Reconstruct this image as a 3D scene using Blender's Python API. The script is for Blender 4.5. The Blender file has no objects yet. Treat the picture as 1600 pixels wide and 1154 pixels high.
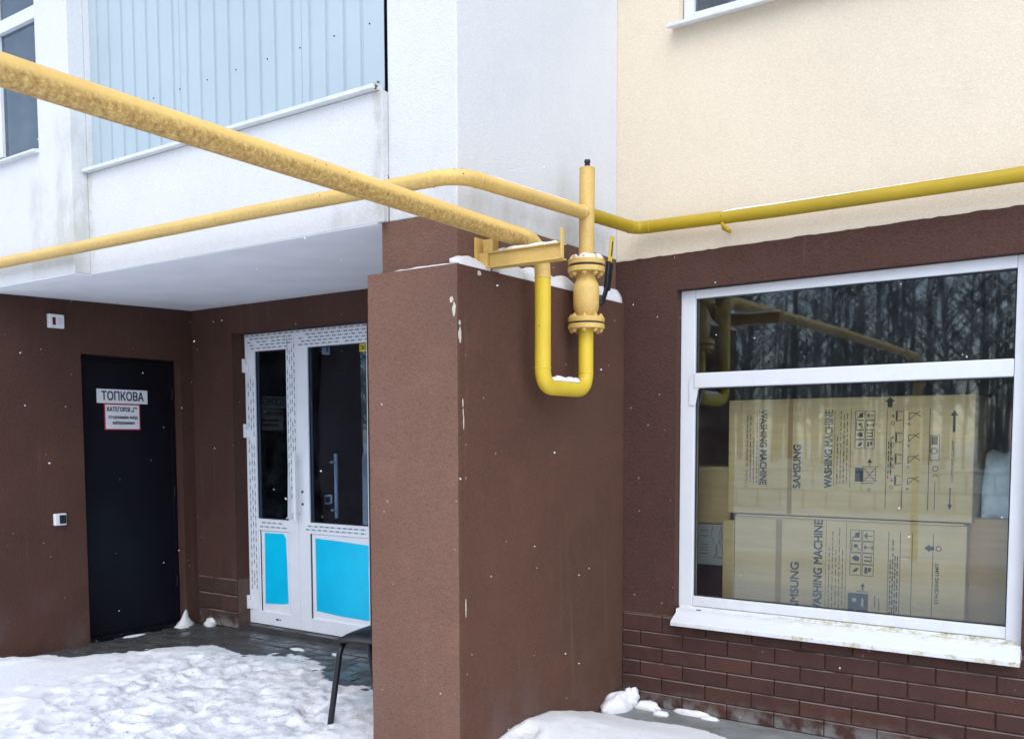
import bpy, math, random
import numpy as np
from mathutils import Vector, Matrix
random.seed(7)
S = bpy.context.scene
COL = S.collection
PI = math.pi

# ------------------------------------------------------------------ camera
cam = bpy.data.cameras.new('camera'); camo = bpy.data.objects.new('camera', cam); COL.objects.link(camo)
S.camera = camo
YAW, PIT, ROL = math.radians(124.916), math.radians(-3.949), math.radians(-0.1477)
fw = Vector((math.cos(YAW)*math.cos(PIT), math.sin(YAW)*math.cos(PIT), math.sin(PIT)))
rt = Vector((math.sin(YAW), -math.cos(YAW), 0)); up = rt.cross(fw)
r2 = rt*math.cos(ROL)+up*math.sin(ROL); u2 = -rt*math.sin(ROL)+up*math.cos(ROL)
M = Matrix((r2, u2, -fw)).transposed().to_4x4(); M.translation = Vector((0, 0, 1.45))
camo.matrix_world = M
cam.sensor_width = 36; cam.lens = 1473.257/1600*36
cam.shift_y = 0.1309; cam.clip_start = 0.05; cam.clip_end = 600

# ------------------------------------------------------------------ sky and sun (overcast, snowing)
SUN_EL, SUN_AZ = math.radians(50), math.radians(300)     # direction the light comes from, azimuth in the xy plane from +x
w = bpy.data.worlds.new('World'); S.world = w; w.use_nodes = True
nt = w.node_tree; bg = nt.nodes['Background']
sky = nt.nodes.new('ShaderNodeTexSky'); sky.sky_type = 'NISHITA'; sky.sun_disc = False
sky.sun_elevation = SUN_EL; sky.sun_rotation = math.radians(90)-SUN_AZ
sky.air_density = 1.0; sky.dust_density = 1.0; sky.ozone_density = 1.0
hs = nt.nodes.new('ShaderNodeHueSaturation'); hs.inputs['Saturation'].default_value = .66
nt.links.new(sky.outputs[0], hs.inputs['Color']); nt.links.new(hs.outputs[0], bg.inputs[0])
bg.inputs[1].default_value = 0.15
sd = bpy.data.lights.new('sun', 'SUN'); so = bpy.data.objects.new('sun', sd); COL.objects.link(so)
sd.energy = .5; sd.angle = math.radians(60); sd.color = (1, .98, .95)
d = Vector((math.cos(SUN_EL)*math.cos(SUN_AZ), math.cos(SUN_EL)*math.sin(SUN_AZ), math.sin(SUN_EL)))
so.rotation_euler = d.to_track_quat('Z', 'Y').to_euler(); so.location = (0, -6, 12)
S.view_settings.view_transform = 'Standard'; S.view_settings.look = 'None'
S.view_settings.gamma = 1; S.view_settings.exposure = 1.22
S.render.engine = 'CYCLES'
S.cycles.max_bounces = 8; S.cycles.transparent_max_bounces = 12

# ------------------------------------------------------------------ helpers
ORG = {}
def tag(o, label=None, cat=None, group=None, kind=None):
    if label: o['label'] = label
    if cat: o['category'] = cat
    if group: o['group'] = group
    if kind: o['kind'] = kind
    return o
def empty(name, loc, label=None, cat=None, group=None, kind=None):
    o = bpy.data.objects.new(name, None); COL.objects.link(o); o.location = loc
    o.empty_display_size = .1
    ORG[o.name] = Vector(loc)
    return tag(o, label, cat, group, kind)
def link(name, me, parent=None, loc=(0, 0, 0)):
    "loc is a world position; the mesh is relative to it"
    o = bpy.data.objects.new(name, me); COL.objects.link(o)
    ORG[o.name] = Vector(loc)
    if parent is not None:
        o.parent = parent; o.location = Vector(loc)-ORG[parent.name]
    else: o.location = loc
    return o
class MB:
    def __init__(s): s.v = []; s.f = []; s.sm = []
    def add(s, vs, fs, smooth=False):
        n = len(s.v); s.v += [tuple(p) for p in vs]
        for f in fs: s.f.append(tuple(i+n for i in f)); s.sm.append(smooth)
    def box(s, x0, x1, y0, y1, z0, z1):
        vs = [(x, y, z) for x in (x0, x1) for y in (y0, y1) for z in (z0, z1)]
        s.add(vs, [(0, 1, 3, 2), (4, 6, 7, 5), (0, 4, 5, 1), (2, 3, 7, 6), (0, 2, 6, 4), (1, 5, 7, 3)]); return s
    def prism(s, pts, axis, a, b):
        "pts in the plane of the two other axes (in xyz order), extruded along axis from a to b"
        def P(p, t):
            return {'x': (t, p[0], p[1]), 'y': (p[0], t, p[1]), 'z': (p[0], p[1], t)}[axis]
        n = len(pts); vs = [P(p, a) for p in pts]+[P(p, b) for p in pts]
        s.add(vs, [tuple(range(n)), tuple(range(2*n-1, n-1, -1))]+[(i, i+n, (i+1) % n+n, (i+1) % n) for i in range(n)]); return s
    def quad(s, a, b, c, d): s.add([a, b, c, d], [(0, 1, 2, 3)]); return s
    def tube(s, pts, r, seg=20, caps=True, radii=None):
        pts = [Vector(p) for p in pts]; n = len(pts)
        ts = []
        for i in range(n):
            a = pts[max(i-1, 0)]; b = pts[min(i+1, n-1)]; ts.append((b-a).normalized())
        ref = Vector((0, 0, 1)) if abs(ts[0].z) < .9 else Vector((1, 0, 0))
        u = ts[0].cross(ref).normalized()
        vs = []; base = 0
        for i in range(n):
            u = (u-ts[i]*u.dot(ts[i])).normalized(); v = ts[i].cross(u)
            rr = radii[i] if radii else r
            for k in range(seg):
                a = 2*PI*k/seg; vs.append(pts[i]+u*math.cos(a)*rr+v*math.sin(a)*rr)
        fs = [(i*seg+k, i*seg+(k+1) % seg, (i+1)*seg+(k+1) % seg, (i+1)*seg+k) for i in range(n-1) for k in range(seg)]
        s.add(vs, fs, True)
        if caps:
            s.add([vs[k] for k in range(seg)], [tuple(range(seg-1, -1, -1))])
            s.add([vs[(n-1)*seg+k] for k in range(seg)], [tuple(range(seg))])
        return s
    def lathe(s, c, prof, seg=28, smooth=True):
        c = Vector(c); vs = []
        for r, z in prof:
            for k in range(seg):
                a = 2*PI*k/seg; vs.append((c.x+r*math.cos(a), c.y+r*math.sin(a), c.z+z))
        n = len(prof)
        s.add(vs, [(i*seg+k, i*seg+(k+1) % seg, (i+1)*seg+(k+1) % seg, (i+1)*seg+k) for i in range(n-1) for k in range(seg)], smooth)
        s.add(vs[:seg], [tuple(range(seg-1, -1, -1))]); s.add(vs[-seg:], [tuple(range(seg))]); return s
    def build(s, name, mat, parent=None, org=None, bevel=0, label=None, cat=None, group=None, kind=None, bseg=2):
        if org is None: org = ORG[parent.name] if parent is not None else (0, 0, 0)
        org = Vector(org)
        me = bpy.data.meshes.new(name)
        me.from_pydata([(p[0]-org.x, p[1]-org.y, p[2]-org.z) for p in s.v], [], s.f)
        me.polygons.foreach_set('use_smooth', s.sm); me.validate(); me.update()
        import bmesh
        bm = bmesh.new(); bm.from_mesh(me)
        bmesh.ops.recalc_face_normals(bm, faces=bm.faces); bm.to_mesh(me); bm.free()
        me.materials.append(mat)
        o = link(name, me, parent, org)
        if bevel:
            b = o.modifiers.new('bevel', 'BEVEL'); b.width = bevel; b.segments = bseg; b.limit_method = 'ANGLE'; b.angle_limit = math.radians(40)
        return tag(o, label, cat, group, kind)
def arc_path(pts, r, n=8):
    "polyline with rounded corners"
    pts = [Vector(p) for p in pts]; out = [pts[0]]
    for i in range(1, len(pts)-1):
        a, b, c = pts[i-1], pts[i], pts[i+1]
        d1 = (a-b).normalized(); d2 = (c-b).normalized()
        ang = d1.angle(d2); L = min(r/math.tan(ang/2), (a-b).length*.49, (c-b).length*.49)
        p0 = b+d1*L; p1 = b+d2*L
        for k in range(n+1):
            t = k/n; out.append(p0*(1-t)**2+b*2*t*(1-t)+p1*t*t)
    out.append(pts[-1]); return out

# value noise in numpy
_rng = np.random.RandomState(3); _tab = _rng.rand(256, 256)
def vnoise(x, y, sc, seed=0):
    x = np.asarray(x)*sc+seed*17.3+500; y = np.asarray(y)*sc+seed*9.1+500
    xi = np.floor(x).astype(int); yi = np.floor(y).astype(int); fx = x-xi; fy = y-yi
    fx = fx*fx*(3-2*fx); fy = fy*fy*(3-2*fy)
    g = lambda a, b: _tab[a % 256, b % 256]
    return (g(xi, yi)*(1-fx)+g(xi+1, yi)*fx)*(1-fy)+(g(xi, yi+1)*(1-fx)+g(xi+1, yi+1)*fx)*fy
def fbm(x, y, sc, oct=4, seed=0):
    s = 0; a = 1; t = 0
    for i in range(oct): s = s+a*vnoise(x, y, sc*2**i, seed+i); t += a; a *= .5
    return s/t

# ------------------------------------------------------------------ materials
class N:
    def __init__(s, name):
        s.m = bpy.data.materials.new(name); s.m.use_nodes = True; s.t = s.m.node_tree
        s.b = s.t.nodes['Principled BSDF']; s.out = s.t.nodes['Material Output']
        s.geo = s.t.nodes.new('ShaderNodeNewGeometry')
        s.pos = s.geo.outputs['Position']
    def n(s, t, **k):
        o = s.t.nodes.new(t)
        for a, b in k.items(): setattr(o, a, b)
        return o
    def l(s, a, b): s.t.links.new(a, b)
    def noise(s, sc, det=4, rough=.55, vec=None, dist=0):
        o = s.n('ShaderNodeTexNoise'); o.inputs['Scale'].default_value = sc; o.inputs['Detail'].default_value = det
        o.inputs['Roughness'].default_value = rough; o.inputs['Distortion'].default_value = dist
        s.l(vec or s.pos, o.inputs['Vector']); return o.outputs['Fac']
    def scaled(s, v):
        o = s.n('ShaderNodeVectorMath', operation='MULTIPLY'); o.inputs[1].default_value = v; s.l(s.pos, o.inputs[0]); return o.outputs[0]
    def ramp(s, f, stops):
        o = s.n('ShaderNodeValToRGB'); e = o.color_ramp.elements
        e[0].position, c0 = stops[0][0], stops[0][1]; e[0].color = (*c0, 1) if len(c0) == 3 else c0
        e[1].position, c1 = stops[-1][0], stops[-1][1]; e[1].color = (*c1, 1)
        for p, c in stops[1:-1]: k = e.new(p); k.color = (*c, 1)
        s.l(f, o.inputs[0]); return o.outputs[0]
    def mix(s, f, a, b, mode='MIX'):
        o = s.n('ShaderNodeMix', data_type='RGBA', blend_type=mode)
        for v, i in ((f, 0), (a, 6), (b, 7)):
            if isinstance(v, (int, float)): o.inputs[i].default_value = v
            elif isinstance(v, tuple): o.inputs[i].default_value = (*v, 1)
            else: s.l(v, o.inputs[i])
        return o.outputs[2]
    def mt(s, op, a, b=None, clamp=False):
        o = s.n('ShaderNodeMath', operation=op); o.use_clamp = clamp
        for i, v in enumerate((a, b)):
            if v is None: continue
            if isinstance(v, (int, float)): o.inputs[i].default_value = v
            else: s.l(v, o.inputs[i])
        return o.outputs[0]
    def rng(s, f, a, b, c=0., d=1.):
        o = s.n('ShaderNodeMapRange'); o.interpolation_type = 'SMOOTHSTEP'
        for i, v in zip((1, 2, 3, 4), (a, b, c, d)): o.inputs[i].default_value = v
        s.l(f, o.inputs[0]); return o.outputs[0]
    def xyz(s):
        o = s.n('ShaderNodeSeparateXYZ'); s.l(s.pos, o.inputs[0]); return o.outputs
    def bump(s, h, strength, dist, prev=None):
        o = s.n('ShaderNodeBump'); o.inputs['Strength'].default_value = strength; o.inputs['Distance'].default_value = dist
        s.l(h, o.inputs['Height'])
        if prev: s.l(prev, o.inputs['Normal'])
        s.l(o.outputs[0], s.b.inputs['Normal']); return o.outputs[0]
    def col(s, c):
        if isinstance(c, tuple): s.b.inputs['Base Color'].default_value = (*c, 1)
        else: s.l(c, s.b.inputs['Base Color'])
    def rough(s, c):
        if isinstance(c, (int, float)): s.b.inputs['Roughness'].default_value = c
        else: s.l(c, s.b.inputs['Roughness'])
def simple(name, c, rough=.5, var=.12, vs=6, bump=0, bs=60, metal=0, spec=.5):
    n = N(name); f = n.noise(vs, 5)
    dk = tuple(x*(1-var) for x in c); lt = tuple(min(1, x*(1+var)) for x in c)
    n.col(n.ramp(f, [(.3, dk), (.7, lt)])); n.rough(rough); n.b.inputs['Metallic'].default_value = metal
    n.b.inputs['Specular IOR Level'].default_value = spec
    if bump: n.bump(n.noise(bs, 4), bump, .004)
    return n.m
def stucco(name, c, grain=95, strength=.7, var=.14, streak=.0, dist=.006, extra=None):
    n = N(name)
    big = n.noise(1.3, 5); mid = n.noise(7, 4); fine = n.noise(grain*1.6, 3)
    col = n.ramp(big, [(.3, tuple(x*(1-var) for x in c)), (.7, tuple(x*(1+var) for x in c))])
    col = n.mix(n.rng(fine, .35, .75, 0, .34), col, tuple(min(1, x*1.35+.012) for x in c))
    col = n.mix(n.rng(mid, .5, .8, 0, .12), col, tuple(x*.7 for x in c))
    col = n.mix(n.rng(n.noise(grain*1.1, 2), .52, .36, 0, .3 if c[0] < .5 else .06), col, tuple(x*.45 for x in c))
    if c[0] < .5: col = n.mix(n.rng(n.noise(2.6, 4, .6), .5, .66, 0, .28), col, (c[0]*.72, c[1]*.80, c[2]*.9)); col = n.mix(n.rng(n.noise(4.1, 3), .54, .7, 0, .22), col, tuple(x*1.45 for x in c))
    if streak:
        sv = n.noise(1, 6, .6, n.scaled((9, 9, .7)))
        col = n.mix(n.rng(sv, .5, .82, 0, streak), col, (.42, .42, .33))
    if extra: col = extra(n, col)
    n.col(col); n.rough(.93); n.b.inputs['Specular IOR Level'].default_value = .25
    v = n.n('ShaderNodeTexVoronoi'); v.inputs['Scale'].default_value = grain; n.l(n.pos, v.inputs['Vector'])
    h = n.mt('ADD', n.noise(grain*.75, 3, .6), n.mt('MULTIPLY', v.outputs['Distance'], .55))
    n.bump(h, strength, dist); return n.m
def brown_dirt(n, col):
    x, y, z = n.xyz()
    # pale salt bloom and splashed grime close to the ground, with its own ragged outline
    g = n.mt('MULTIPLY', n.rng(z, .55, .0), n.rng(n.noise(3.2, 5), .42, .7))
    col = n.mix(n.mt('MULTIPLY', g, .2), col, (.23, .19, .20))
    st_ = n.mt('MULTIPLY', n.rng(n.noise(1, 6, .65, n.scaled((16, 16, .9))), .56, .78), n.rng(n.noise(1.1, 3), .4, .65))
    col = n.mix(n.mt('MULTIPLY', st_, .22), col, (.26, .21, .19))
    dk = n.mt('MULTIPLY', n.rng(n.noise(1, 5, .6, n.scaled((9, 9, 1.1))), .55, .8), n.rng(n.noise(.8, 3), .45, .7))
    col = n.mix(n.mt('MULTIPLY', dk, .4), col, (.03, .017, .014))
    cr = n.n('ShaderNodeTexVoronoi', feature='DISTANCE_TO_EDGE'); cr.inputs['Scale'].default_value = 1.15
    wv = n.n('ShaderNodeVectorMath', operation='ADD'); nv_ = n.n('ShaderNodeTexNoise'); nv_.inputs['Scale'].default_value = 5; nv_.inputs['Detail'].default_value = 6; n.l(n.pos, nv_.inputs['Vector'])
    sc_ = n.n('ShaderNodeVectorMath', operation='SCALE'); sc_.inputs['Scale'].default_value = .35; n.l(nv_.outputs['Color'], sc_.inputs[0]); n.l(n.pos, wv.inputs[0]); n.l(sc_.outputs[0], wv.inputs[1]); n.l(wv.outputs[0], cr.inputs['Vector'])
    crack = n.mt('MULTIPLY', n.rng(cr.outputs['Distance'], .004, .0015), n.rng(n.noise(1.6, 2), .55, .62))
    sp = n.n('ShaderNodeTexVoronoi'); sp.inputs['Scale'].default_value = 7; n.l(n.pos, sp.inputs['Vector'])
    return n.mix(n.rng(sp.outputs['Distance'], .045, .03, 0, .5), col, (.45, .38, .33))
BROWN = (.098, .053, .041)
M_brown = stucco('brown_stucco', (.074, .036, .027), var=.22, extra=brown_dirt)
M_brown_mid = stucco('brown_block_stucco', (.106, .050, .033), var=.2, extra=brown_dirt)
M_brown_pale = stucco('brown_stucco_pale', (.180, .096, .068), grain=105, strength=.8, var=.16, extra=brown_dirt)
def white_dirt(n, col):
    x, y, z = n.xyz()
    def spot(x0, x1, z0, z1, amt, c):
        nonlocal col
        a = n.mt('MULTIPLY', n.rng(x, x0-.03, x0+.03), n.rng(x, x1+.03, x1-.03))
        b = n.mt('MULTIPLY', n.rng(z, z0-.1, z0+.1), n.rng(z, z1+.15, z1-.02))
        f = n.mt('MULTIPLY', n.mt('MULTIPLY', a, b), n.rng(n.noise(11, 6, .65, n.scaled((1, 1, .45))), .33, .68))
        col = n.mix(n.mt('MULTIPLY', f, amt), col, c)
    spot(-2.93, -2.87, 2.4, 3.0, .75, (.40, .40, .33))
    spot(-5.6, -5.1, 2.4, 2.9, .5, (.45, .46, .38))
    spot(-5.3, -5.1, 2.6, 3.2, .4, (.4, .42, .36))
    spot(-3.2, -2.45, 2.38, 2.46, .35, (.35, .33, .28))
    return col
M_white = stucco('white_stucco', (.62, .63, .64), grain=110, strength=.3, var=.03, streak=.07, extra=white_dirt)
M_cream = stucco('cream_stucco', (.665, .575, .445), grain=110, strength=.22, var=.035, streak=.05)
M_soffit = simple('soffit_paint', (.86, .89, .93), .8, .05, 3, .25, 25)
M_pvc = simple('white_plastic', (.66, .68, .71), .3, .03, 8)
M_pvc_d = simple('door_white_plastic', (.86, .89, .94), .3, .03, 8)
M_pvc_w = simple('weathered_plastic', (.64, .66, .68), .4, .07, 14, .1, 40)
def M_sill_():
    n = N('stained_white_sill')
    x, y, z = n.xyz()
    f = n.mt('MULTIPLY', n.rng(n.noise(22, 6, .7, n.scaled((1, 1.5, 1.5))), .42, .60), n.rng(y, 4.53, 4.585))
    f2 = n.mt('MULTIPLY', n.rng(n.noise(14, 6, .7), .42, .62), n.rng(z, .499, .488))
    f = n.mt('MAXIMUM', f, f2)
    f = n.mt('MULTIPLY', f, n.rng(x, -2.05, -1.2, .25, 1))
    col = n.mix(n.mt('MULTIPLY', f, .85), (.66, .68, .71), n.ramp(n.noise(60, 4), [(.35, (.10, .11, .05)), (.5, (.46, .42, .2)), (.7, (.6, .56, .36))]))
    n.col(col); n.rough(.45); n.bump(n.noise(18, 4), .15, .004); return n.m
M_sill = M_sill_()
def M_snow_():
    n = N('snow')
    at = n.n('ShaderNodeAttribute', attribute_name='slush')
    nz = n.noise(9, 6, .65)
    f = n.mt('MULTIPLY', at.outputs['Fac'], n.rng(nz, .42, .66))
    col = n.mix(f, (.85, .86, .88), (.54, .57, .61))
    f2 = n.mt('MULTIPLY', at.outputs['Fac'], n.rng(n.noise(24, 5, .7), .6, .7))
    col = n.mix(n.mt('MULTIPLY', f2, .75), col, (.10, .10, .10))
    n.col(col); n.rough(.6)
    n.b.inputs['Subsurface Weight'].default_value = .0
    b = n.bump(n.noise(45, 5, .75), .6, .014); n.bump(n.noise(190, 3), .45, .004, b); return n.m
M_snow = M_snow_()
def M_pipe_(name, base, dirt=.5, y=0):
    n = N(name)
    x, yy, z = n.xyz(); nrm = n.n('ShaderNodeSeparateXYZ'); n.l(n.geo.outputs['Normal'], nrm.inputs[0])
    big = n.noise(3.5, 5); spk = n.noise(70, 5, .7)
    col = n.ramp(big, [(.3, tuple(c*.86 for c in base)), (.7, tuple(min(1, c*1.08) for c in base))])
    if dirt:
        # weathered, peeled paint that sits in a ragged belt along the pipe's flank
        belt = n.rng(nrm.outputs[2], .36, -.3)
        f = n.mt('MULTIPLY', belt, n.rng(n.noise(75, 5, .8, n.scaled((1, .8, 1))), .24, .48))
        f = n.mt('MULTIPLY', f, dirt)
        col = n.mix(f, col, n.ramp(spk, [(.32, (.20, .11, .035)), (.5, (.43, .26, .07)), (.72, (.70, .50, .20))]))
        col = n.mix(n.mt('MULTIPLY', n.rng(n.noise(38, 5, .7), .5, .72), .15*dirt), col, (.40, .25, .08))
    v = n.n('ShaderNodeTexVoronoi'); v.inputs['Scale'].default_value = 22; n.l(n.pos, v.inputs['Vector'])
    col = n.mix(n.mt('MULTIPLY', n.rng(v.outputs['Distance'], .10, .05), n.rng(n.noise(5, 3), .48, .6)), col, (.10, .06, .03))
    n.col(col); n.rough(n.rng(spk, .3, .7, .38, .62))
    b = n.bump(n.noise(55, 5, .65), .35 if dirt else .15, .005); n.bump(n.noise(12, 3), .2, .006, b); return n.m
M_pipe_old = M_pipe_('peeling_ochre_pipe_paint', (.75, .50, .15), .9)
M_pipe_mid = M_pipe_('ochre_pipe_paint', (.70, .475, .14), .4)
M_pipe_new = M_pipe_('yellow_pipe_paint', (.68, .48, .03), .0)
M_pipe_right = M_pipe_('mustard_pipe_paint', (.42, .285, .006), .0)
M_black = simple('black_metal', (.007, .008, .012), .42, .3, 8, .1, 30)
M_blackseat = simple('black_vinyl', (.012, .013, .018), .45, .3, 12, .3, 40)
M_door = None
def M_door_():
    n = N('black_door_paint'); n.b.inputs['Specular IOR Level'].default_value = .22; n.col(n.ramp(n.noise(2.5, 6, .6), [(.3, (.004, .004, .006)), (.75, (.007, .007, .014))]))
    dc = n.b.inputs['Base Color'].links[0].from_socket; sk = n.mt('MULTIPLY', n.rng(n.noise(1, 6, .7, n.scaled((14, 14, 1.6))), .58, .78), n.rng(n.noise(2.2, 4), .42, .62)); n.col(n.mix(n.mt('MULTIPLY', sk, .5), dc, (.05, .05, .055))); n.rough(n.rng(n.noise(9, 5), .3, .7, .34, .5)); n.bump(n.noise(6, 3), .12, .01); return n.m
M_door = M_door_()
M_gasket = simple('black_gasket', (.02, .02, .022), .6)
M_dark = simple('dark_plastic', (.02, .022, .03), .25)
M_print = simple('black_ink', (.035, .035, .035), .7)
M_navy = simple('navy_ink', (.02, .02, .05), .6)
M_blueink = simple('blue_ink', (.10, .32, .55), .5)
M_signw = simple('white_sign_board', (.75, .76, .80), .4, .04, 10)
M_red = simple('red_border', (.45, .02, .03), .5)
M_yel = simple('yellow_sticker', (.75, .60, .02), .5)
M_filmblue = simple('blue_protective_film', (.002, .60, .97), .28, .12, 3, .5, 9)
def M_siding_():
    n = N('pale_blue_sheet_metal')
    x, y, z = n.xyz()
    col = n.ramp(n.noise(1.6, 5), [(.3, (.375, .455, .495)), (.7, (.415, .495, .53))])
    n.col(col); n.rough(.42); n.bump(n.noise(5, 3), .1, .01); return n.m
M_siding = M_siding_()
def M_carton_(name, c):
    n = N(name); f = n.noise(1, 6, .6, n.scaled((3, 3, 40)))
    n.col(n.mix(n.rng(n.noise(4, 5), .4, .7, 0, .3), n.ramp(f, [(.3, tuple(x*.88 for x in c)), (.7, tuple(x*1.08 for x in c))]), tuple(x*.7 for x in c)))
    n.rough(.8); n.bump(n.noise(1, 4, .5, n.scaled((2, 2, 120))), .15, .002); return n.m
M_carton = M_carton_('corrugated_cardboard', (.82, .62, .32))
M_carton2 = M_carton_('orange_cardboard', (.62, .40, .15))
M_tape = simple('brown_packing_tape', (.46, .29, .12), .4)
M_whitebox = simple('white_carton', (.60, .68, .70), .5, .05)
M_bluebag = simple('pale_blue_polythene', (.62, .74, .80), .25, .2, 12, .6, 18)
M_violet = simple('dark_violet_cloth', (.02, .012, .05), .8, .3)
M_room = simple('dim_interior_plaster', (.10, .11, .15), .9)
M_floor_in = simple('interior_floor', (.12, .11, .10), .7)
M_lobby = simple('dark_lobby_plaster', (.11, .15, .23), .9)
M_conc = None
def M_conc_():
    n = N('wet_concrete')
    n.col(n.ramp(n.noise(7, 7, .7), [(.3, (.14, .15, .15)), (.55, (.23, .24, .24)), (.75, (.33, .34, .33))])); n.rough(n.rng(n.noise(4, 3), .3, .7, .4, .8))
    n.bump(n.noise(50, 5, .7), .4, .006); return n.m
M_conc = M_conc_()
def M_paver_():
    n = N('wet_dark_paver'); oi = n.n('ShaderNodeObjectInfo')
    col = n.ramp(n.noise(6, 6, .7), [(.3, (.035, .038, .038)), (.6, (.07, .075, .075)), (.8, (.14, .145, .145))])
    col = n.mix(n.mt('MULTIPLY', oi.outputs['Random'], .4), col, (.07, .055, .052))
    col = n.mix(n.rng(n.noise(2.2, 6, .7), .60, .74, 0, .5), col, (.34, .36, .38))
    n.col(col); n.rough(n.rng(n.noise(5, 4), .35, .65, .22, .7)); n.bump(n.noise(60, 4), .3, .005); return n.m
M_paver = M_paver_()
def M_brick_(name, c):
    n = N(name); oi = n.n('ShaderNodeObjectInfo')
    col = n.ramp(n.noise(14, 5), [(.3, tuple(x*.8 for x in c)), (.7, tuple(x*1.15 for x in c))])
    col = n.mix(n.mt('MULTIPLY', oi.outputs['Random'], .45), col, tuple(x*.62 for x in c))
    col = n.mix(n.rng(oi.outputs['Random'], .0, .25, .3, 0), col, (c[0]*1.5, c[1]*1.35, c[2]*1.3))
    col = n.mix(n.rng(n.noise(60, 5, .7), .62, .75, 0, .45), col, (.30, .24, .22))
    x, y, z = n.xyz()
    col = n.mix(n.mt('MULTIPLY', n.rng(z, .13, .0), n.rng(n.noise(9, 5), .4, .6)), col, (.20, .19, .18))
    nz = n.n('ShaderNodeSeparateXYZ'); n.l(n.geo.outputs['Normal'], nz.inputs[0])
    col = n.mix(n.mt('MULTIPLY', n.rng(nz.outputs[2], .25, .6), n.rng(n.noise(6, 4), .3, .55)), col, (.19, .145, .13))
    n.col(col); n.rough(.85); n.bump(n.noise(90, 4, .6), .5, .004); return n.m
M_brick = M_brick_('brown_brick_render', (.062, .024, .017))
M_stone = M_brick_('brown_stone_render', (.066, .031, .025))
M_joint = simple('brown_joint', (.11, .068, .058), .9, .2, 20)
M_grout = simple('dark_grout', (.05, .05, .05), .8)
M_foam = simple('exposed_foam', (.58, .54, .43), .8, .15, 30, .5, 60)
M_bark = simple('tree_bark', (.16, .15, .14), .9, .4, 5)
M_barkpale = simple('pale_tree_bark', (.34, .33, .30), .9, .5, 9)
M_block = simple('white_concrete_block', (.86, .87, .87), .8, .1, 3)
def M_glass_(name, tint, ior, rough=0.0, haze=0.0):
    n = N(name); t = n.t; t.nodes.remove(n.b)
    tr = n.n('ShaderNodeBsdfTransparent'); tr.inputs[0].default_value = (*tint, 1)
    gl = n.n('ShaderNodeBsdfGlossy'); gl.inputs['Roughness'].default_value = rough; gl.inputs[0].default_value = (.80, .91, 1, 1)
    fr = n.n('ShaderNodeFresnel'); fr.inputs[0].default_value = ior
    # slight waviness of real float glass
    bp_ = n.n('ShaderNodeBump'); bp_.inputs['Strength'].default_value = .02; bp_.inputs['Distance'].default_value = .01
    n.l(n.noise(2.2, 2), bp_.inputs['Height']); n.l(bp_.outputs[0], gl.inputs['Normal'])
    mx = n.n('ShaderNodeMixShader'); n.l(fr.outputs[0], mx.inputs[0]); n.l(tr.outputs[0], mx.inputs[1]); n.l(gl.outputs[0], mx.inputs[2])
    if haze:
        df = n.n('ShaderNodeBsdfDiffuse'); df.inputs[0].default_value = (.6, .63, .6, 1)
        m2 = n.n('ShaderNodeMixShader')
        n.l(n.mt('MULTIPLY', n.rng(n.noise(7, 6, .7), .35, .75), haze), m2.inputs[0]); n.l(mx.outputs[0], m2.inputs[1]); n.l(df.outputs[0], m2.inputs[2])
        n.l(m2.outputs[0], n.out.inputs[0])
    else: n.l(mx.outputs[0], n.out.inputs[0])
    return n.m
M_glass = M_glass_('window_glass', (.97, .985, .965), 1.62, .022, .015)
M_glass_d = M_glass_('door_glass', (.72, .80, .88), 1.38, 0, .01)
M_pane_up = M_glass_('upper_window_glass', (.8, .85, .88), 2.3, .02, .05)
def M_flake_():
    n = N('snowflake'); n.b.inputs['Base Color'].default_value = (.85, .87, .9, 1); n.b.inputs['Alpha'].default_value = .55; n.b.inputs['Roughness'].default_value = .8; return n.m
M_flake = M_flake_()
def text_mesh(txt, size, origin, xdir, ydir, mat, parent, name='printed_word', depth=.0006, bold=.0, width=None, align='LEFT', dup=0):
    cu = bpy.data.curves.new(name, 'FONT'); cu.body = txt; cu.size = size; cu.extrude = depth; cu.offset = bold
    cu.align_x = align; cu.resolution_u = 3
    tmp = bpy.data.objects.new('tmp', cu); COL.objects.link(tmp)
    dg = bpy.context.evaluated_depsgraph_get(); dg.update()
    me = bpy.data.meshes.new_from_object(tmp.evaluated_get(dg)); bpy.data.objects.remove(tmp)
    X = Vector(xdir).normalized(); Y = Vector(ydir).normalized(); Z = X.cross(Y)
    vs = np.zeros(len(me.vertices)*3); me.vertices.foreach_get('co', vs); vs = vs.reshape(-1, 3)
    if width and len(vs):
        wd = vs[:, 0].max()-vs[:, 0].min(); vs[:, 0] = (vs[:, 0]-vs[:, 0].min())*width/wd
    R = np.array([list(X), list(Y), list(Z)]); vs = vs@R
    if dup:
        fs = [tuple(p.vertices) for p in me.polygons]; n_ = len(vs); V = []; F = []
        for q, (a, b_) in enumerate(((0, 0), (dup, 0), (0, dup), (dup, dup), (dup/2, dup/2))):
            V += (vs+np.array(X*a+Y*b_+Z*(q*.00004))).tolist(); F += [tuple(i+q*n_ for i in f) for f in fs]
        me = bpy.data.meshes.new(name); me.from_pydata(V, [], F)
    else: me.vertices.foreach_set('co', vs.ravel())
    me.materials.clear(); me.materials.append(mat); me.update()
    return link(name, me, parent, origin)

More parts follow.
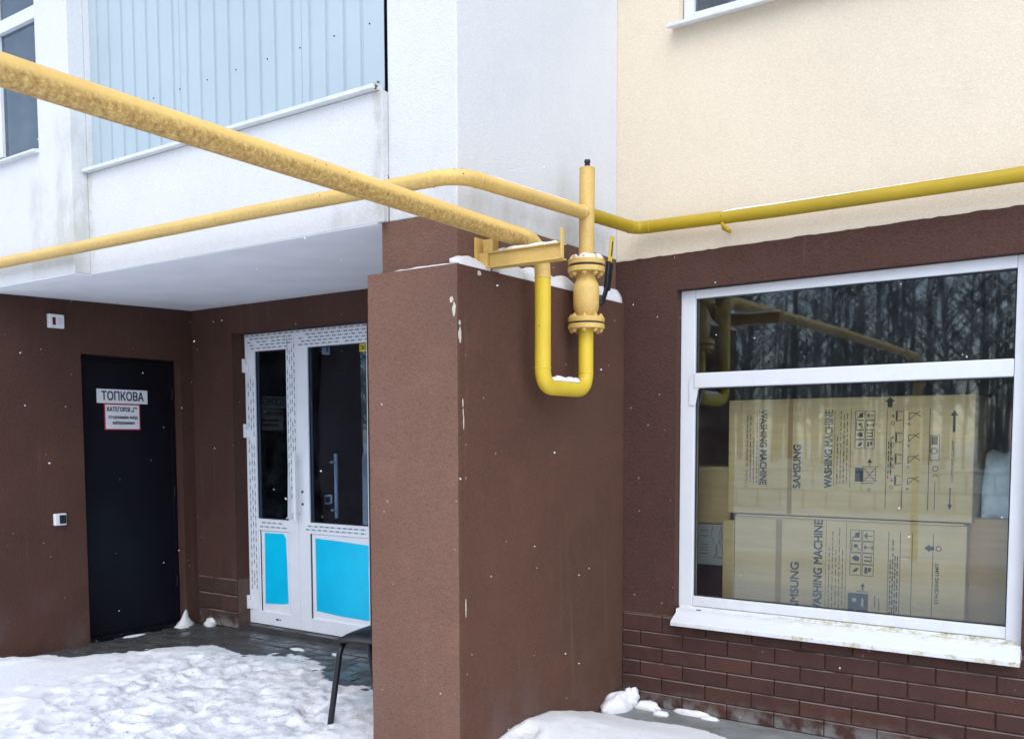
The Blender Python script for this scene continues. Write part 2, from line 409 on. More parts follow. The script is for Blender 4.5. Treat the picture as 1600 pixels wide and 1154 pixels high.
# ------------------------------------------------------------------ ground
def in_poly(px, py, poly):
    "signed distance to a polygon, negative inside"
    n = len(poly); d2 = np.full(px.shape, 1e9); ins = np.zeros(px.shape, bool)
    for i in range(n):
        (x1, y1), (x2, y2) = poly[i], poly[(i+1) % n]
        ex, ey = x2-x1, y2-y1; t = np.clip(((px-x1)*ex+(py-y1)*ey)/(ex*ex+ey*ey), 0, 1)
        d2 = np.minimum(d2, (px-x1-t*ex)**2+(py-y1-t*ey)**2)
        c = ((y1 > py) != (y2 > py)) & (px < (x2-x1)*(py-y1)/(y2-y1+1e-12)+x1); ins ^= c
    d = np.sqrt(d2); return np.where(ins, -d, d)
BARE_L = [(-6.3, 3.16), (-6.15, 3.28), (-5.99, 3.51), (-5.85, 3.75), (-5.68, 4.09), (-5.47, 4.22), (-5.25, 4.23), (-5.07, 4.19), (-4.93, 4.24), (-4.79, 4.30), (-4.55, 4.31), (-4.38, 4.23), (-4.2, 4.07), (-4.0, 3.95), (-3.84, 4.0), (-3.4, 3.98), (-2.9, 4.05), (-2.8, 5), (-6.6, 5), (-6.6, 3.1)]
BARE_R = [(-2.42, 4.33), (-2.22, 4.335), (-2.10, 4.39), (-1.97, 4.425), (-1.82, 4.41), (-1.675, 4.37), (-1.4, 4.39), (-.8, 4.36), (2.6, 4.3), (2.6, 4.9), (-2.6, 4.9), (-2.5, 4.4)]
gx0, gx1, gy0, gy1, st = -9.0, 2.6, -1.0, 4.75, .02
xs = np.arange(gx0, gx1+st/2, st); ys = np.arange(gy0, gy1+st/2, st)
X, Y = np.meshgrid(xs, ys, indexing='ij')
wob = (fbm(X, Y, 9, 4, 5)-.5)*.20+(fbm(X, Y, 26, 3, 15)-.5)*.10
dl = in_poly(X, Y, BARE_L)+wob; dr = in_poly(X, Y+.05, BARE_R)-.02+wob*.3
trod = np.clip((fbm(X, Y, 1.3, 2, 9)-.5)*.8+1.0-np.sqrt(((X+4.2)/1.5)**2+((Y-3.3)/1.0)**2)*.75, 0, 1)
trod = np.clip(trod*1.6, 0, 1)*np.clip((X+5.9)/.7, 0, 1)
H = .032+.02*(fbm(X, Y, 1.2, 3, 1)-.5)+.004*(fbm(X, Y, 14, 3, 2)-.5)
rough_n = fbm(X, Y, 7, 5, 20)
H = H+trod*(.030*(rough_n-.52)+.02*(fbm(X, Y, 18, 4, 31)-.5)+.007*(fbm(X, Y, 38, 2, 41)-.5))
rid = 1-np.abs(fbm(X, Y, 5.5, 5, 51)-.5)*5
H = H+trod*.020*(np.clip(rid, 0, 1)**3-.3)
# boot prints in the trodden part, prints leading to the doors
rp = random.Random(5)
for i in range(95):
    fx = rp.gauss(-4.25, .75); fy = rp.uniform(2.2, 4.2); a = rp.gauss(PI/2+.4, .45)
    ca, sa = math.cos(a), math.sin(a)
    ix = (X-fx)*ca+(Y-fy)*sa; iy = -(X-fx)*sa+(Y-fy)*ca
    ix = ix+.02*(vnoise(X, Y, 22, i % 7)-.5); e = np.sqrt((ix/.145)**2+(iy/(.052+.012*np.clip(ix/.14, -1, 1)))**2)
    H = H-.013*np.clip((1.1-e)/.14, 0, 1)*(1-.35*(np.sin(ix*190) > .2))+.006*np.exp(-((e-1.35)/.22)**2)
H = np.where(trod < .02, np.maximum(H, .012), H)
H = H+.20*np.exp(-((Y+.62)/.2)**2)*np.clip((X+5)/.6, 0, 1)
mound = .078*np.exp(-np.abs((Y-3.78)/.46)**2.6)*np.exp(-(np.clip(X+2.44, 0, 9)/.55)**2)*(X > -2.46)
mound += .03*np.exp(-((Y-3.3)/.8)**2)*np.exp(-(np.clip(X+2.44, 0, 9)/1.2)**2)*(X > -2.46)
H = H+mound
# drift against the left wall
H = H+.02*np.exp(-((Y-2.9)/.35)**2)*(X < -6.0)
sm = lambda t: np.clip(t, 0, 1)**2*(3-2*np.clip(t, 0, 1))
edge = np.minimum(sm((dl+.01)/.045)*(.5+.5*sm(dl/.3)), sm((dr+.005)/.05)*(.55+.45*sm(dr/.5)))
H = H+(X > -2.5)*.006*(fbm(X, Y, 6, 5, 77)-.5)+(X > -2.5)*.006*(fbm(X, Y, 25, 3, 78)-.5)
H = np.where(edge > 0, H*edge+(-.03)*(1-edge), -.03)
b = np.minimum.reduce([X-gx0, gx1-X, Y-gy0]); bl = sm(b/.4); H = H*bl+.03*(1-bl)
nx, ny = X.shape
verts = np.stack([X, Y, H], -1).reshape(-1, 3)
idx = np.arange(nx*ny).reshape(nx, ny)
faces = np.stack([idx[:-1, :-1], idx[1:, :-1], idx[1:, 1:], idx[:-1, 1:]], -1).reshape(-1, 4)
far = 220.
ev = [(-far, -far, .03), (far, -far, .03), (far, gy0, .03), (-far, gy0, .03), (-far, far, .03), (gx0, gy0, .03), (gx0, far, .03), (gx1, gy0, .03), (far, far, .03), (gx1, far, .03), (gx0, gy1, -.04), (gx1, gy1, -.04)]
n0 = len(verts)
vl = verts.tolist()+[list(p) for p in ev]
fl = faces.tolist()+[[n0, n0+1, n0+2, n0+3], [n0+3, n0+5, n0+6, n0+4], [n0+7, n0+2, n0+8, n0+9]]
me = bpy.data.meshes.new('snowy_ground'); me.from_pydata(vl, [], fl)
me.polygons.foreach_set('use_smooth', [True]*len(me.polygons))
at = me.attributes.new('slush', 'FLOAT', 'POINT')
sl = np.clip(trod*1.0+.5*np.exp(-(dl/.12)**2)*(dl > 0), 0, 1).reshape(-1)
at.data.foreach_set('value', np.concatenate([sl, np.zeros(len(ev))]).astype(np.float32))
me.materials.append(M_snow); me.update()
tag(link('snowy_ground', me), kind='structure', label='snow covered ground, trodden and slushy in front of the doors')

def snow_lump(name, outline_fn, label, parent=None): pass

# paving at the entrance, block pavers as pieces
pav = empty('entrance_paving', (-4.6, 4.1, 0), 'dark wet paving cleared of snow before the doors', 'paving', kind='structure')
MB().box(-6.45, -2.9, 3.1, 4.80, -.10, -.012).build('paving_bed', M_grout, pav)
pm = MB().box(-.0965, .0965, -.0465, .0465, -.05, 0).build('paver', M_paver, pav, (0, 0, 0), .004, bseg=1)
first = True
for j in range(13):
    for i in range(17):
        px_, py_ = -6.19+.2*i+(.1 if j % 2 else 0), 3.56+.1*j
        if px_ > -2.98: continue
        if py_ < 3.9 and px_ > -5.4: continue
        o = pm if first else pm.copy()
        if not first: COL.objects.link(o)
        first = False
        o.parent = pav; o.location = Vector((px_, py_, random.uniform(-.003, .003)))-ORG[pav.name]
        o.rotation_euler = (random.uniform(-.01, .01), random.uniform(-.01, .01), random.uniform(-.01, .01))
ap = MB()
ap.box(-2.437, 2.6, 4.02, 4.546, -.08, .004)
ap.build('concrete_apron', M_conc, bevel=.006, label='grey concrete strip along the foot of the brick wall', kind='structure')

# ------------------------------------------------------------------ walls
TOPZ = 7.2
W = 4.55
# right wall: brown base with the shop window opening, cream render above
rw = empty('brown_wall', (-1.2, W, 0), 'dark brown rendered wall with brick base round the big shop window', 'wall')
wx0, wx1, wz0, wz1 = -2.13, -.50, .548, 2.215
def zt(x): return 2.393+.016*(x+2.466)
pts = [(x, zt(x)+random.uniform(-.0035, .0035)) for x in np.arange(3.2, -2.48, -.03)]+[(-2.4885, zt(-2.4885))]
m = MB()
m.prism([(-2.49, wz1), (wx0, wz1), (wx1, wz1+.015), (3.2, wz1+.015)]+pts, 'y', W, W+.3)
m.box(-2.49, wx0, W, W+.3, .50, wz1); m.box(wx1, 3.2, W, W+.3, .50, wz1+.015); m.box(wx0, wx1, W+.02, W+.3, .50, wz0)
m.build('upper_render', M_brown, rw)
m = MB().box(-2.49, 3.2, W+.010, W+.3, -.1, .4995); m.build('brick_backing', M_joint, rw)
MB().box(-2.437, 3.2, W-.004, W+.006, .503, .509).build('trim_groove', M_joint, rw)
def jag(w_, h_, d_, bev, name, mat, parent, loc):
    m = MB().box(0, w_, 0, d_, 0, h_); return m
bricks = {}
def brick(x0, x1, z0, z1, y, parent, mat, dep, name='brick', bev=.004):
    key = (round(x1-x0, 3), round(z1-z0, 3), name)
    if key not in bricks:
        m = MB().box(0, x1-x0, 0, dep, 0, z1-z0); o = m.build(name, mat, parent, None, bev, bseg=1)
        for v in o.data.vertices: pass
        # mesh was offset by parent's origin: rebuild around zero
        for v in o.data.vertices: v.co += ORG[parent.name]
        bricks[key] = o
    else:
        o = bricks[key].copy(); COL.objects.link(o); o.parent = parent
    o.location = Vector((x0, y, z0))-ORG[parent.name]; return o
zrow = [0, .081, .163, .245, .327, .409, .501]
g = .0045
for r in range(6):
    A = (r % 2 == 1)   # row second from the bottom starts on the long grid
    x = -2.328 if not A else -2.199
    cuts = [-2.436]
    while x < 1.3: cuts.append(x); x += .2485
    for a, b_ in zip(cuts[:-1], cuts[1:]):
        o = brick(a+g/2, b_-g/2, zrow[r]+g/2, zrow[r+1]-g/2, W-.003+random.uniform(-.0018, .0018), rw, M_brick, .02)
cw = MB()
cw.prism([(x, z+.0) for x, z in [(-2.49, zt(-2.49)+.0005)]]+[(x, zt(x)+.0005) for x in np.arange(-2.46, 3.21, .5)]+[(3.2, 3.545), (-2.49, 3.545)], 'y', W+.004, W+.3)
cw.box(-2.49, -2.135, W+.004, W+.3, 3.5455, TOPZ); cw.box(-.5, 3.2, W+.004, W+.3, 3.5455, TOPZ); cw.box(-2.135, -.5, W+.004, W+.3, 5.0, TOPZ)
cw.build('cream_wall', M_cream, None, (-1, W, 2.4), label='cream rendered upper wall to the right of the white corner', cat='wall')

# white corner pier above, brown below
pier = empty('corner_pier', (-2.7, 3.17, 2.0), 'tall building corner pier rendered white over a brown band', 'pillar')
MB().box(-2.872, -2.487, 3.17, W+.003, 2.406, TOPZ).build('white_render', M_white, pier, bevel=.006)
pp = [(x, 2.405+random.uniform(-.003, .003)) for x in np.arange(-2.489, -2.915, -.02)]+[(-2.915, 2.402)]
MB().prism([(-2.915, -.1), (-2.489, -.1)]+pp, 'y', 3.172, W-.001).build('brown_render', M_brown_pale, pier)
# lower block: boxed out brown pillar that carries the ledge
blk = empty('brown_block', (-2.69, 3.1, 0), 'tall brown rendered block standing proud in the centre', 'pillar')
BT = 2.172
def block_mesh():
    n = 80; v = []; m = MB()
    m.box(-2.943, -2.438, 3.106, 3.170, -.1, BT)        # front slab
    m.box(-2.4865, -2.438, 3.1705, 4.548, -.1, BT+.004)  # right slab along the pier
    return m
m = MB()
zs_ = np.arange(-.1, BT+.001, (BT+.1)/120); jx = (fbm(zs_, zs_*0, 14, 4, 3)-.5)*.0065; jl = (fbm(zs_, zs_*0+3, 12, 4, 8)-.5)*.006
def wob_prism(m, poly, jit, zz):
    n = len(poly); vs = []
    for q, z in enumerate(zz):
        for p, jf in zip(poly, jit): vs.append((p[0]+jf[0]*jx[q]+jf[1]*jl[q], p[1]+jf[2]*jx[q], z))
    L = len(zz); fs = [(q*n+a, q*n+(a+1) % n, (q+1)*n+(a+1) % n, (q+1)*n+a) for q in range(L-1) for a in range(n)]
    m.add(vs, fs+[tuple(range(n-1, -1, -1)), tuple((L-1)*n+a for a in range(n))]); return m
wob_prism(m, [(-2.943, 3.108), (-2.444, 3.108), (-2.4395, 3.1105), (-2.438, 3.116), (-2.438, 4.549), (-2.4885, 4.549), (-2.4885, 3.1715), (-2.943, 3.1715)], [(0, 1, 0), (1, 0, 0), (1, 0, 0), (.4, 0, 0), (0, 0, 0), (0, 0, 0), (0, 0, 0), (0, 0, 0)], zs_)
m.build('block_render', M_brown_mid, blk)
# front face: a thin layer in a paler brown on the side towards the yard
wob_prism(MB(), [(-2.9425, 3.1035), (-2.9405, 3.103), (-2.446, 3.103), (-2.4415, 3.1045), (-2.4425, 3.1079), (-2.9425, 3.1079)], [(0, 1, 0), (0, 1, 0), (1, 0, 0), (1, 0, 0), (1, 0, 0), (0, 1, 0)], np.linspace(-.1, BT-.001, len(zs_))).build('front_layer', M_brown_pale, blk, label='paler brown front face of the block')
def chip(pts, plane, t, name='foam_chip'):
    m = MB(); a = MB()
    if plane == 'x': a.prism(pts, 'x', t-.002, t+.0025)
    else: a.prism(pts, 'y', t-.0025, t+.002)
    return a.build(name, M_foam, blk)
def blob(c0, c1, rx, ry, n=11, seed=0):
    r = random.Random(seed); return [(c0+rx*math.cos(2*PI*k/n)*r.uniform(.6, 1.1), c1+ry*math.sin(2*PI*k/n)*r.uniform(.7, 1.1)) for k in range(n)]
chip(blob(-2.455, 1.985, .010, .030, seed=1), 'y', 3.1035); chip(blob(-2.468, 2.025, .011, .014, seed=2), 'y', 3.1035)
chip(blob(3.118, 1.88, .008, .033, seed=3), 'x', -2.438); chip(blob(3.116, 1.93, .006, .012, seed=9), 'x', -2.438)
chip(blob(3.134, 1.60, .003, .018, 9, 4), 'x', -2.438); chip(blob(3.138, 1.515, .003, .03, 9, 5), 'x', -2.438); chip(blob(3.136, 1.56, .002, .02, 8, 8), 'x', -2.438)
chip(blob(3.146, .73, .0028, .042, 9, 6), 'x', -2.438); chip(blob(3.25, 2.15, .016, .012, 9, 7), 'x', -2.438)

# entrance recess
D = -6.289; G = 4.657
dw = empty('door_side_wall', (D, 3.8, 0), 'brown rendered side wall of the entrance holding the black steel door', 'wall')
m = MB(); m.box(D-.30, D, 3.07, 3.735, -.1, 2.60); m.box(D-.30, D, 4.545, G+.3, -.1, 2.60); m.box(D-.30, D, 3.735, 4.545, 2.052, 2.60)
m.build('render', M_brown, dw)
# the yard-facing end to the left
MB().box(-9.0, D-.301, 3.073, 3.35, -.1, 2.40).build('front_face_wall', M_brown_pale, None, (-7.5, 3.1, 0), label='sliver of pale brown front wall at the left edge', cat='wall')
ew = empty('entrance_wall', (-5, G, 0), 'brown rendered back wall of the entrance round the white glass doors', 'wall')
ox0, ox1, oz1 = -5.815, -4.43, 2.242
m = MB(); m.box(D+.001, ox0, G, G+.3, .382, 2.60); m.box(ox1, -2.60, G, G+.3, -.1, 2.60); m.box(ox0, ox1, G, G+.3, oz1, 2.60)
m.build('render', M_brown, ew)
MB().box(D+.001, ox0-.001, G+.012, G+.3, -.1, .3815).build('stone_backing', M_joint, ew)
for (x0, x1, z0, z1) in ((D+.004, -6.13, 0, .127), (-6.13, ox0-.002, 0, .127), (D+.004, -6.0, .127, .254), (-6.0, ox0-.002, .127, .254), (D+.004, -6.10, .254, .381), (-6.10, ox0-.002, .254, .381)):
    brick(x0+.003, x1-.003, z0+.003, z1-.003, G-.004+random.uniform(-.002, .002), ew, M_stone, .03, 'stone_tile', .006)
# soffit slab with white fascia above: part of the balcony
bal = empty('balcony', (-4, 3.14, 2.4), 'white rendered balcony above the entrance closed with pale blue metal sheets', 'balcony')
MB().prism([(3.145, 2.398), (G+.001, 2.445), (G+.001, 2.60), (3.145, 2.60)], 'x', D-.001, -2.916).build('soffit', M_soffit, bal)
MB().prism([(D-.001, 2.398), (-5.157, 2.3985), (-2.8725, 2.404), (-2.8725, 2.965), (D-.001, 2.965)], 'y', 3.139, 3.1445).build('parapet', M_white, bal)
MB().box(D-.001, -2.8725, 3.1446, 3.30, 2.604, 2.964).build('parapet_core', M_white, bal)
MB().box(-9, D-.0015, 3.139, 3.4, 2.401, 2.965).build('parapet_end', M_white, bal)
MB().box(-9, -5.152, 3.041, 3.144, 2.393, 2.3975).build('soffit_edge', M_soffit, bal)
m = MB(); x0c, x1c = -5.485, -5.151
m.box(x0c, x1c, 3.04, 3.1385, 2.399, TOPZ); m.box(-9, x0c-.0005, 3.04, 3.1385, 2.399, 3.13); m.box(-9, -6.9, 3.04, 3.1385, 3.1305, TOPZ)
m.build('column', M_white, bal, bevel=.004)
MB().box(x0c, x1c, 3.139, 3.28, 2.966, TOPZ).build('column_core', M_white, bal)
# corrugated sheets, three of them, trapezoid ribs
ribs = [-4.958, -4.838, -4.726, -4.611, -4.504, -4.383, -4.266, -4.157, -4.041, -3.932, -3.814, -3.7, -3.591, -3.472, -3.356, -3.247, -3.134, -3.027]
ribs = [-5.07]+ribs
def sheet(x0, x1, rb, dy):
    m = MB(); prof = [(x0, 0)]
    for r in rb: prof += [(r-.011, 0), (r-.008, .010), (r+.002, .010), (r+.013, 0)]
    prof.append((x1, 0)); y = 3.175+dy
    vs = []; fs = []
    for (x, d_) in prof:
        for z in (2.972, TOPZ): vs += [(x, y+d_, z), (x, y+d_+.002, z)]
    for i in range(len(prof)-1):
        a = i*4; b_ = a+4
        fs += [(a, b_, b_+2, a+2), (a+1, a+3, b_+3, b_+1), (a, a+1, b_+1, b_)]
    m.add(vs, fs); return m.build('metal_sheet', M_siding, bal)
sheet(-5.150, -4.327, ribs[:7], 0); sheet(-4.325, -3.413, ribs[7:15], .0); sheet(-3.411, -2.893, ribs[15:], 0)
for k, r in enumerate(ribs[2::2]):
    m = MB(); z = 3.20+.0*k
    zz = 3.28 if k % 1 == 0 else 3.2
    m.tube([(r+.05, 3.176, zz), (r+.05, 3.172, zz)], .0035, 8); m.build('screw', M_black, bal)
m = MB(); m.prism([(3.10, 2.968), (3.10, 2.986), (3.172, 2.996), (3.172, 2.968)], 'x', -5.149, -2.895); m.build('metal_ledge', M_pvc_w, bal, bevel=.002)
MB().box(-3.10, -2.8735, 3.205, 3.225, 2.97, TOPZ).build('gap_shade_board', M_black, bal)  # black backing board added behind the slot, paints in the slot's shade
MB().box(-2.9155, -2.8728, 3.1446, 3.1695, 2.406, 2.6035).build('joint_filler', M_white, bal)
MB().box(-2.893, -2.873, 3.178, 3.2, 3.42, 3.46).build('sheet_clip', M_siding, bal)
for (a, b_, c) in ((-2.905, 2.985, .012), (-2.893, 2.978, .009), (-2.88, 2.992, .008), (-2.899, 2.97, .008)):
    m = MB(); m.lathe((a, 3.12, b_), [(.001, -c*.6), (c*.8, -c*.2), (c, c*.1), (c*.5, c*.6), (.001, c*.7)], 8); m.build('moss_tuft', simple('moss', (.12, .13, .05), .9, .4, 90), bal)
# upper left window
uw = empty('upper_left_window', (-6, 3.12, 3.1), 'white framed window cut off by the upper left corner', 'window')
fy = 3.105
def frame_bar(m, x0, x1, z0, z1, y0=fy, y1=fy+.06): m.box(x0, x1, y0, y1, z0, z1)
m = MB(); frame_bar(m, -6.10, -6.02, 3.20, 5.2); frame_bar(m, -5.55, -5.49, 3.20, 5.2); m.build('frame', M_pvc, uw, bevel=.004)
m = MB(); frame_bar(m, -6.0195, -5.5505, 3.93, 4.005, fy-.006, fy+.055); m.build('transom', M_pvc, uw, bevel=.004)
m = MB(); frame_bar(m, -6.0195, -5.5505, 3.13, 3.165); m.build('bottom_rail', M_pvc, uw, bevel=.004)
MB().box(-6.02, -5.55, fy+.022, fy+.028, 3.165, 3.93).build('pane', M_pane_up, uw)
MB().box(-6.02, -5.55, fy+.022, fy+.028, 4.005, 5.2).build('pane', M_pane_up, uw)
MB().box(-6.9, -6.1, fy+.022, fy+.028, 3.165, 5.2).build('pane', M_pane_up, uw)
m = MB(); m.prism([(3.0, 3.118), (3.0, 3.132), (fy, 3.16), (fy, 3.118)], 'x', -6.9, -5.478); m.build('sill', M_pvc_w, uw, bevel=.003)
m = MB().box(-6.9, -5.48, 3.19, 3.20, 3.13, 5.2); m.build('curtain', simple('grey_curtain', (.34, .40, .48), .9, .08, 3, .3, 6), uw)
# upper right window
uw = empty('upper_right_window', (-1.3, 4.6, 3.5), 'white framed window cut off by the top edge above the yellow pipe', 'window')
m = MB(); m.box(-2.13, -2.075, 4.60, 4.66, 3.56, 5.0); m.box(-.56, -.5, 4.60, 4.66, 3.56, 5.0); m.build('frame', M_pvc, uw, bevel=.004)
m = MB(); m.box(-2.0745, -.561, 4.60, 4.66, 3.56, 3.61); m.build('bottom_rail', M_pvc, uw, bevel=.004)
MB().box(-2.075, -.561, 4.625, 4.631, 3.61, 5.0).build('pane', M_pane_up, uw)
MB().box(-2.13, -.5, 4.70, 4.71, 3.55, 5.0).build('curtain', simple('dark_curtain', (.10, .13, .15), .9), uw)
m = MB(); m.prism([(4.47, 3.512), (4.47, 3.528), (4.60, 3.56), (4.60, 3.5465), (4.49, 3.512)], 'x', -2.165, -.47); m.build('sill', M_pvc_w, uw, bevel=.003)

# ------------------------------------------------------------------ shop window
sw = empty('shop_window', (-1.3, 4.6, .55), 'large white framed shop window with cartons behind the glass', 'window')
fy0, fy1 = 4.60, 4.66
m = MB(); m.box(wx0+.002, -2.049, fy0, fy1, .555, 2.214); m.build('frame_side', M_pvc, sw, bevel=.004)
m = MB(); m.box(-.567, wx1-.002, fy0, fy1, .555, 2.228); m.build('frame_side', M_pvc, sw, bevel=.004)
m = MB(); m.prism([(-2.0485, 2.169), (-.5675, 2.174), (-.5675, 2.228), (-2.0485, 2.2135)], 'y', fy0, fy1); m.build('frame_head', M_pvc, sw, bevel=.004)
m = MB(); m.box(-2.0485, -.5675, fy0, fy1, .565, .617); m.build('frame_bottom', M_pvc_w, sw, bevel=.004)
m = MB(); m.prism([(-2.0485, 1.709), (-2.0485, 1.786), (-.5675, 1.788), (-.5675, 1.711)], 'y', fy0-.012, fy1); m.build('transom', M_pvc, sw, bevel=.005)
m = MB(); m.prism([(-2.078, 1.62), (-2.078, 1.752), (-2.06, 1.775), (-2.0, 1.775), (-2.0, 1.725), (-2.03, 1.70), (-2.044, 1.62)], 'y', fy0-.006, fy0+.008); m.build('sash_corner', M_pvc, sw, bevel=.002)
for z0, z1 in ((.617, 1.709), (1.786, 2.173)):
    MB().box(-2.0485, -.5675, 4.628, 4.632, z0, z1).build('pane', M_glass, sw)
    m = MB()
    m.box(-2.0485, -2.0425, 4.618, 4.627, z0, z1); m.box(-.5735, -.5675, 4.618, 4.627, z0, z1)
    m.box(-2.0422, -.5738, 4.618, 4.627, z0, z0+.005); m.box(-2.0422, -.5738, 4.618, 4.627, z1-.005, z1-.0002); m.build('glazing_seal', M_gasket, sw)
sl_ = MB(); sl_.prism([(4.478, .472), (4.478, .492), (4.484, .498), (4.60, .563), (4.615, .563), (4.615, .549), (4.552, .549), (4.545, .502), (4.492, .472)], 'x', -2.118, -.494)
sl_.build('window_sill', M_sill, sw, bevel=.002)
for x, z in ((-2.0, .545), (-.66, .535)): MB().box(x-.012, x+.012, 4.568, 4.576, z+.0, z+.008).build('drain_slot', M_gasket, sw)
# rooms behind
rm = MB()
def room(name, x0, x1, y0, y1, z0, z1, mat=M_room):
    m = MB(); m.box(x0-.1, x0, y0, y1, z0, z1); m.box(x1, x1+.1, y0, y1, z0, z1); m.box(x0-.1, x1+.1, y1, y1+.1, z0, z1); m.box(x0-.1, x1+.1, y0, y1+.1, z1, z1+.1)
    m.build(name, mat, None, (x0, y0, 0), kind='structure')
    m = MB(); m.box(x0, x1, y0, y1, z0-.1, z0); return m
room('shop_interior_walls', -2.47, 1.6, 4.851, 7.5, 0, 2.62).build('shop_floor', M_floor_in, kind='structure')
room('lobby_interior_walls', -6.2, -2.75, 4.958, 8.5, .0, 2.61, M_lobby).build('lobby_floor', M_floor_in, kind='structure')

# ------------------------------------------------------------------ cartons behind the shop window
def R(m, x0, x1, z0, z1, y): m.add([(x0, y, z0), (x1, y, z0), (x1, y, z1), (x0, y, z1)], [(0, 1, 2, 3)])
def line(m, x0, z0, x1, z1, w_, y):
    dx, dz = x1-x0, z1-z0; L = math.hypot(dx, dz); nx_, nz_ = -dz/L*w_/2, dx/L*w_/2
    m.add([(x0+nx_, y, z0+nz_), (x1+nx_, y, z1+nz_), (x1-nx_, y, z1-nz_), (x0-nx_, y, z0-nz_)], [(0, 1, 2, 3)])
def ring(m, cx, cz, r, w_, y, n=14, a0=0, a1=2*PI):
    for k in range(n):
        a = a0+(a1-a0)*k/n; b_ = a0+(a1-a0)*(k+1)/n
        m.add([(cx+(r-w_)*math.cos(a), y, cz+(r-w_)*math.sin(a)), (cx+r*math.cos(a), y, cz+r*math.sin(a)), (cx+r*math.cos(b_), y, cz+r*math.sin(b_)), (cx+(r-w_)*math.cos(b_), y, cz+(r-w_)*math.sin(b_))], [(0, 1, 2, 3)])
def tri(m, pts, y): m.add([(p[0], y, p[1]) for p in pts], [tuple(range(len(pts)))])
def fine_print(m, x, z0, z1, n, pitch, y, rr, w_=.004):
    "columns of tiny illegible print, running vertically"
    for i in range(n):
        z = z1-rr.uniform(0, .03)-(.10 if rr.random() < .5 else 0)
        while z > z0:
            L = rr.uniform(.01, .035); line(m, x+i*pitch, z, x+i*pitch, max(z-L, z0), w_, y); z -= L+rr.uniform(.004, .012)
def icon_grid(m, x0, z1, s, cols, rows, y):
    kinds = ['box', 'umbrella', 'trolley', 'glass', 'hand', 'bars', 'drop', 'stack']
    for r in range(rows):
        for c in range(cols):
            a = x0+c*(s*1.12); b_ = z1-(r+1)*s*1.08
            for (p, q, u, v) in ((a, b_, a+s, b_), (a, b_+s, a+s, b_+s), (a, b_, a, b_+s), (a+s, b_, a+s, b_+s)): line(m, p, q, u, v, .003, y)
            k = kinds[(r*cols+c) % 8]; cx, cz = a+s/2, b_+s/2; h = s*.36
            if k == 'umbrella': tri(m, [(cx-.1*s, cz-h), (cx-.1*s, cz+h), (cx-.38*s, cz)], y); line(m, cx-.1*s, cz, cx+h, cz, .004, y)
            elif k == 'bars': line(m, cx-h, cz-h*.5, cx+h*.6, cz-h*.5, .007, y); line(m, cx-h, cz+h*.5, cx+h*.6, cz+h*.5, .007, y); line(m, cx+h*.8, cz-h, cx+h*.8, cz+h, .004, y)
            elif k == 'glass': tri(m, [(cx-h, cz-h*.6), (cx-h, cz+h*.6), (cx, cz)], y); line(m, cx, cz, cx+h, cz, .004, y); line(m, cx+h, cz-h*.6, cx+h, cz+h*.6, .005, y)
            elif k == 'box': R(m, cx-h*.2, cx+h*.9, cz-h*.6, cz+h*.7, y); line(m, cx-h, cz-h, cx+h, cz+h, .005, y)
            elif k == 'trolley': line(m, cx-h, cz-h, cx-h, cz+h, .005, y); R(m, cx-h*.5, cx+h*.5, cz-h*.2, cz+h*.7, y); ring(m, cx+h*.7, cz-h*.6, .3*h, .003, y, 8)
            elif k == 'hand': tri(m, [(cx-h, cz), (cx-h*.2, cz+h*.8), (cx+h*.9, cz+h*.5), (cx+h*.9, cz-h*.6), (cx-h*.1, cz-h*.7)], y)
            elif k == 'drop': tri(m, [(cx-h*.8, cz-h*.7), (cx-h*.1, cz+h*.3), (cx+h*.9, cz+h*.7), (cx+h*.4, cz-h*.4)], y)
            else: R(m, cx-h*.8, cx-h*.1, cz-h*.8, cz+h*.8, y); R(m, cx+h*.1, cx+h*.8, cz-h*.3, cz+h*.8, y)
FY = 4.88
def carton(name, x0, x1, y0, y1, z0, z1, mat, label, group=None):
    t = empty(name, ((x0+x1)/2, y0, z0), label, 'cardboard box', group)
    m = MB().box(x0, x1, y0, y1, z0, z1); m.build('cardboard_body', mat, t, bevel=.006)
    return t
top = carton('washing_machine_carton', -1.972, -.758, FY, 5.50, 1.045, 1.652, M_carton, 'upper large brown washing machine carton standing on its side behind the glass')
bot = carton('washing_machine_carton', -1.93, -.778, FY, 5.52, .002, 1.030, M_carton, 'lower large brown washing machine carton under the other behind the glass')
MB().prism([(-1.995, .3), (-1.995, 1.002), (-1.932, 1.004), (-1.932, .3)], 'y', FY-.002, FY+.004).build('open_flap', M_carton, bot)
MB().box(-1.915, -.79, FY-.012, FY+.0, 1.031, 1.040).build('folded_edge', M_carton, bot)
pY = FY-.0006
# tape lines
m = MB(); R(m, -1.645, -1.62, 1.05, 1.648, pY); m.build('tape', M_tape, top); m = MB(); R(m, -1.70, -1.668, .01, 1.02, pY); m.build('tape', M_tape, bot)
up_, lf = (0, 0, 1), (-1, 0, 0); dn, rt_ = (0, 0, -1), (1, 0, 0)
text_mesh('WASHING MACHINE', .052, (-1.795, pY, 1.598), dn, rt_, M_print, top, 'printed_words', width=.395, dup=.0026)
text_mesh('SAMSUNG', .056, (-1.575, pY, 1.188), up_, lf, M_print, top, 'printed_words', width=.224, dup=.0026)
text_mesh('WASHING MACHINE', .052, (-1.415, pY, 1.193), up_, lf, M_print, top, 'printed_words', width=.395, dup=.0026)
text_mesh('SAMSUNG', .062, (-1.575, pY, .515), up_, lf, M_print, bot, 'printed_words', width=.283, dup=.0026)
text_mesh('WASHING MACHINE', .062, (-1.455, pY, .535), up_, lf, M_print, bot, 'printed_words', width=.49, dup=.0026)
rr = random.Random(11)
m = MB()
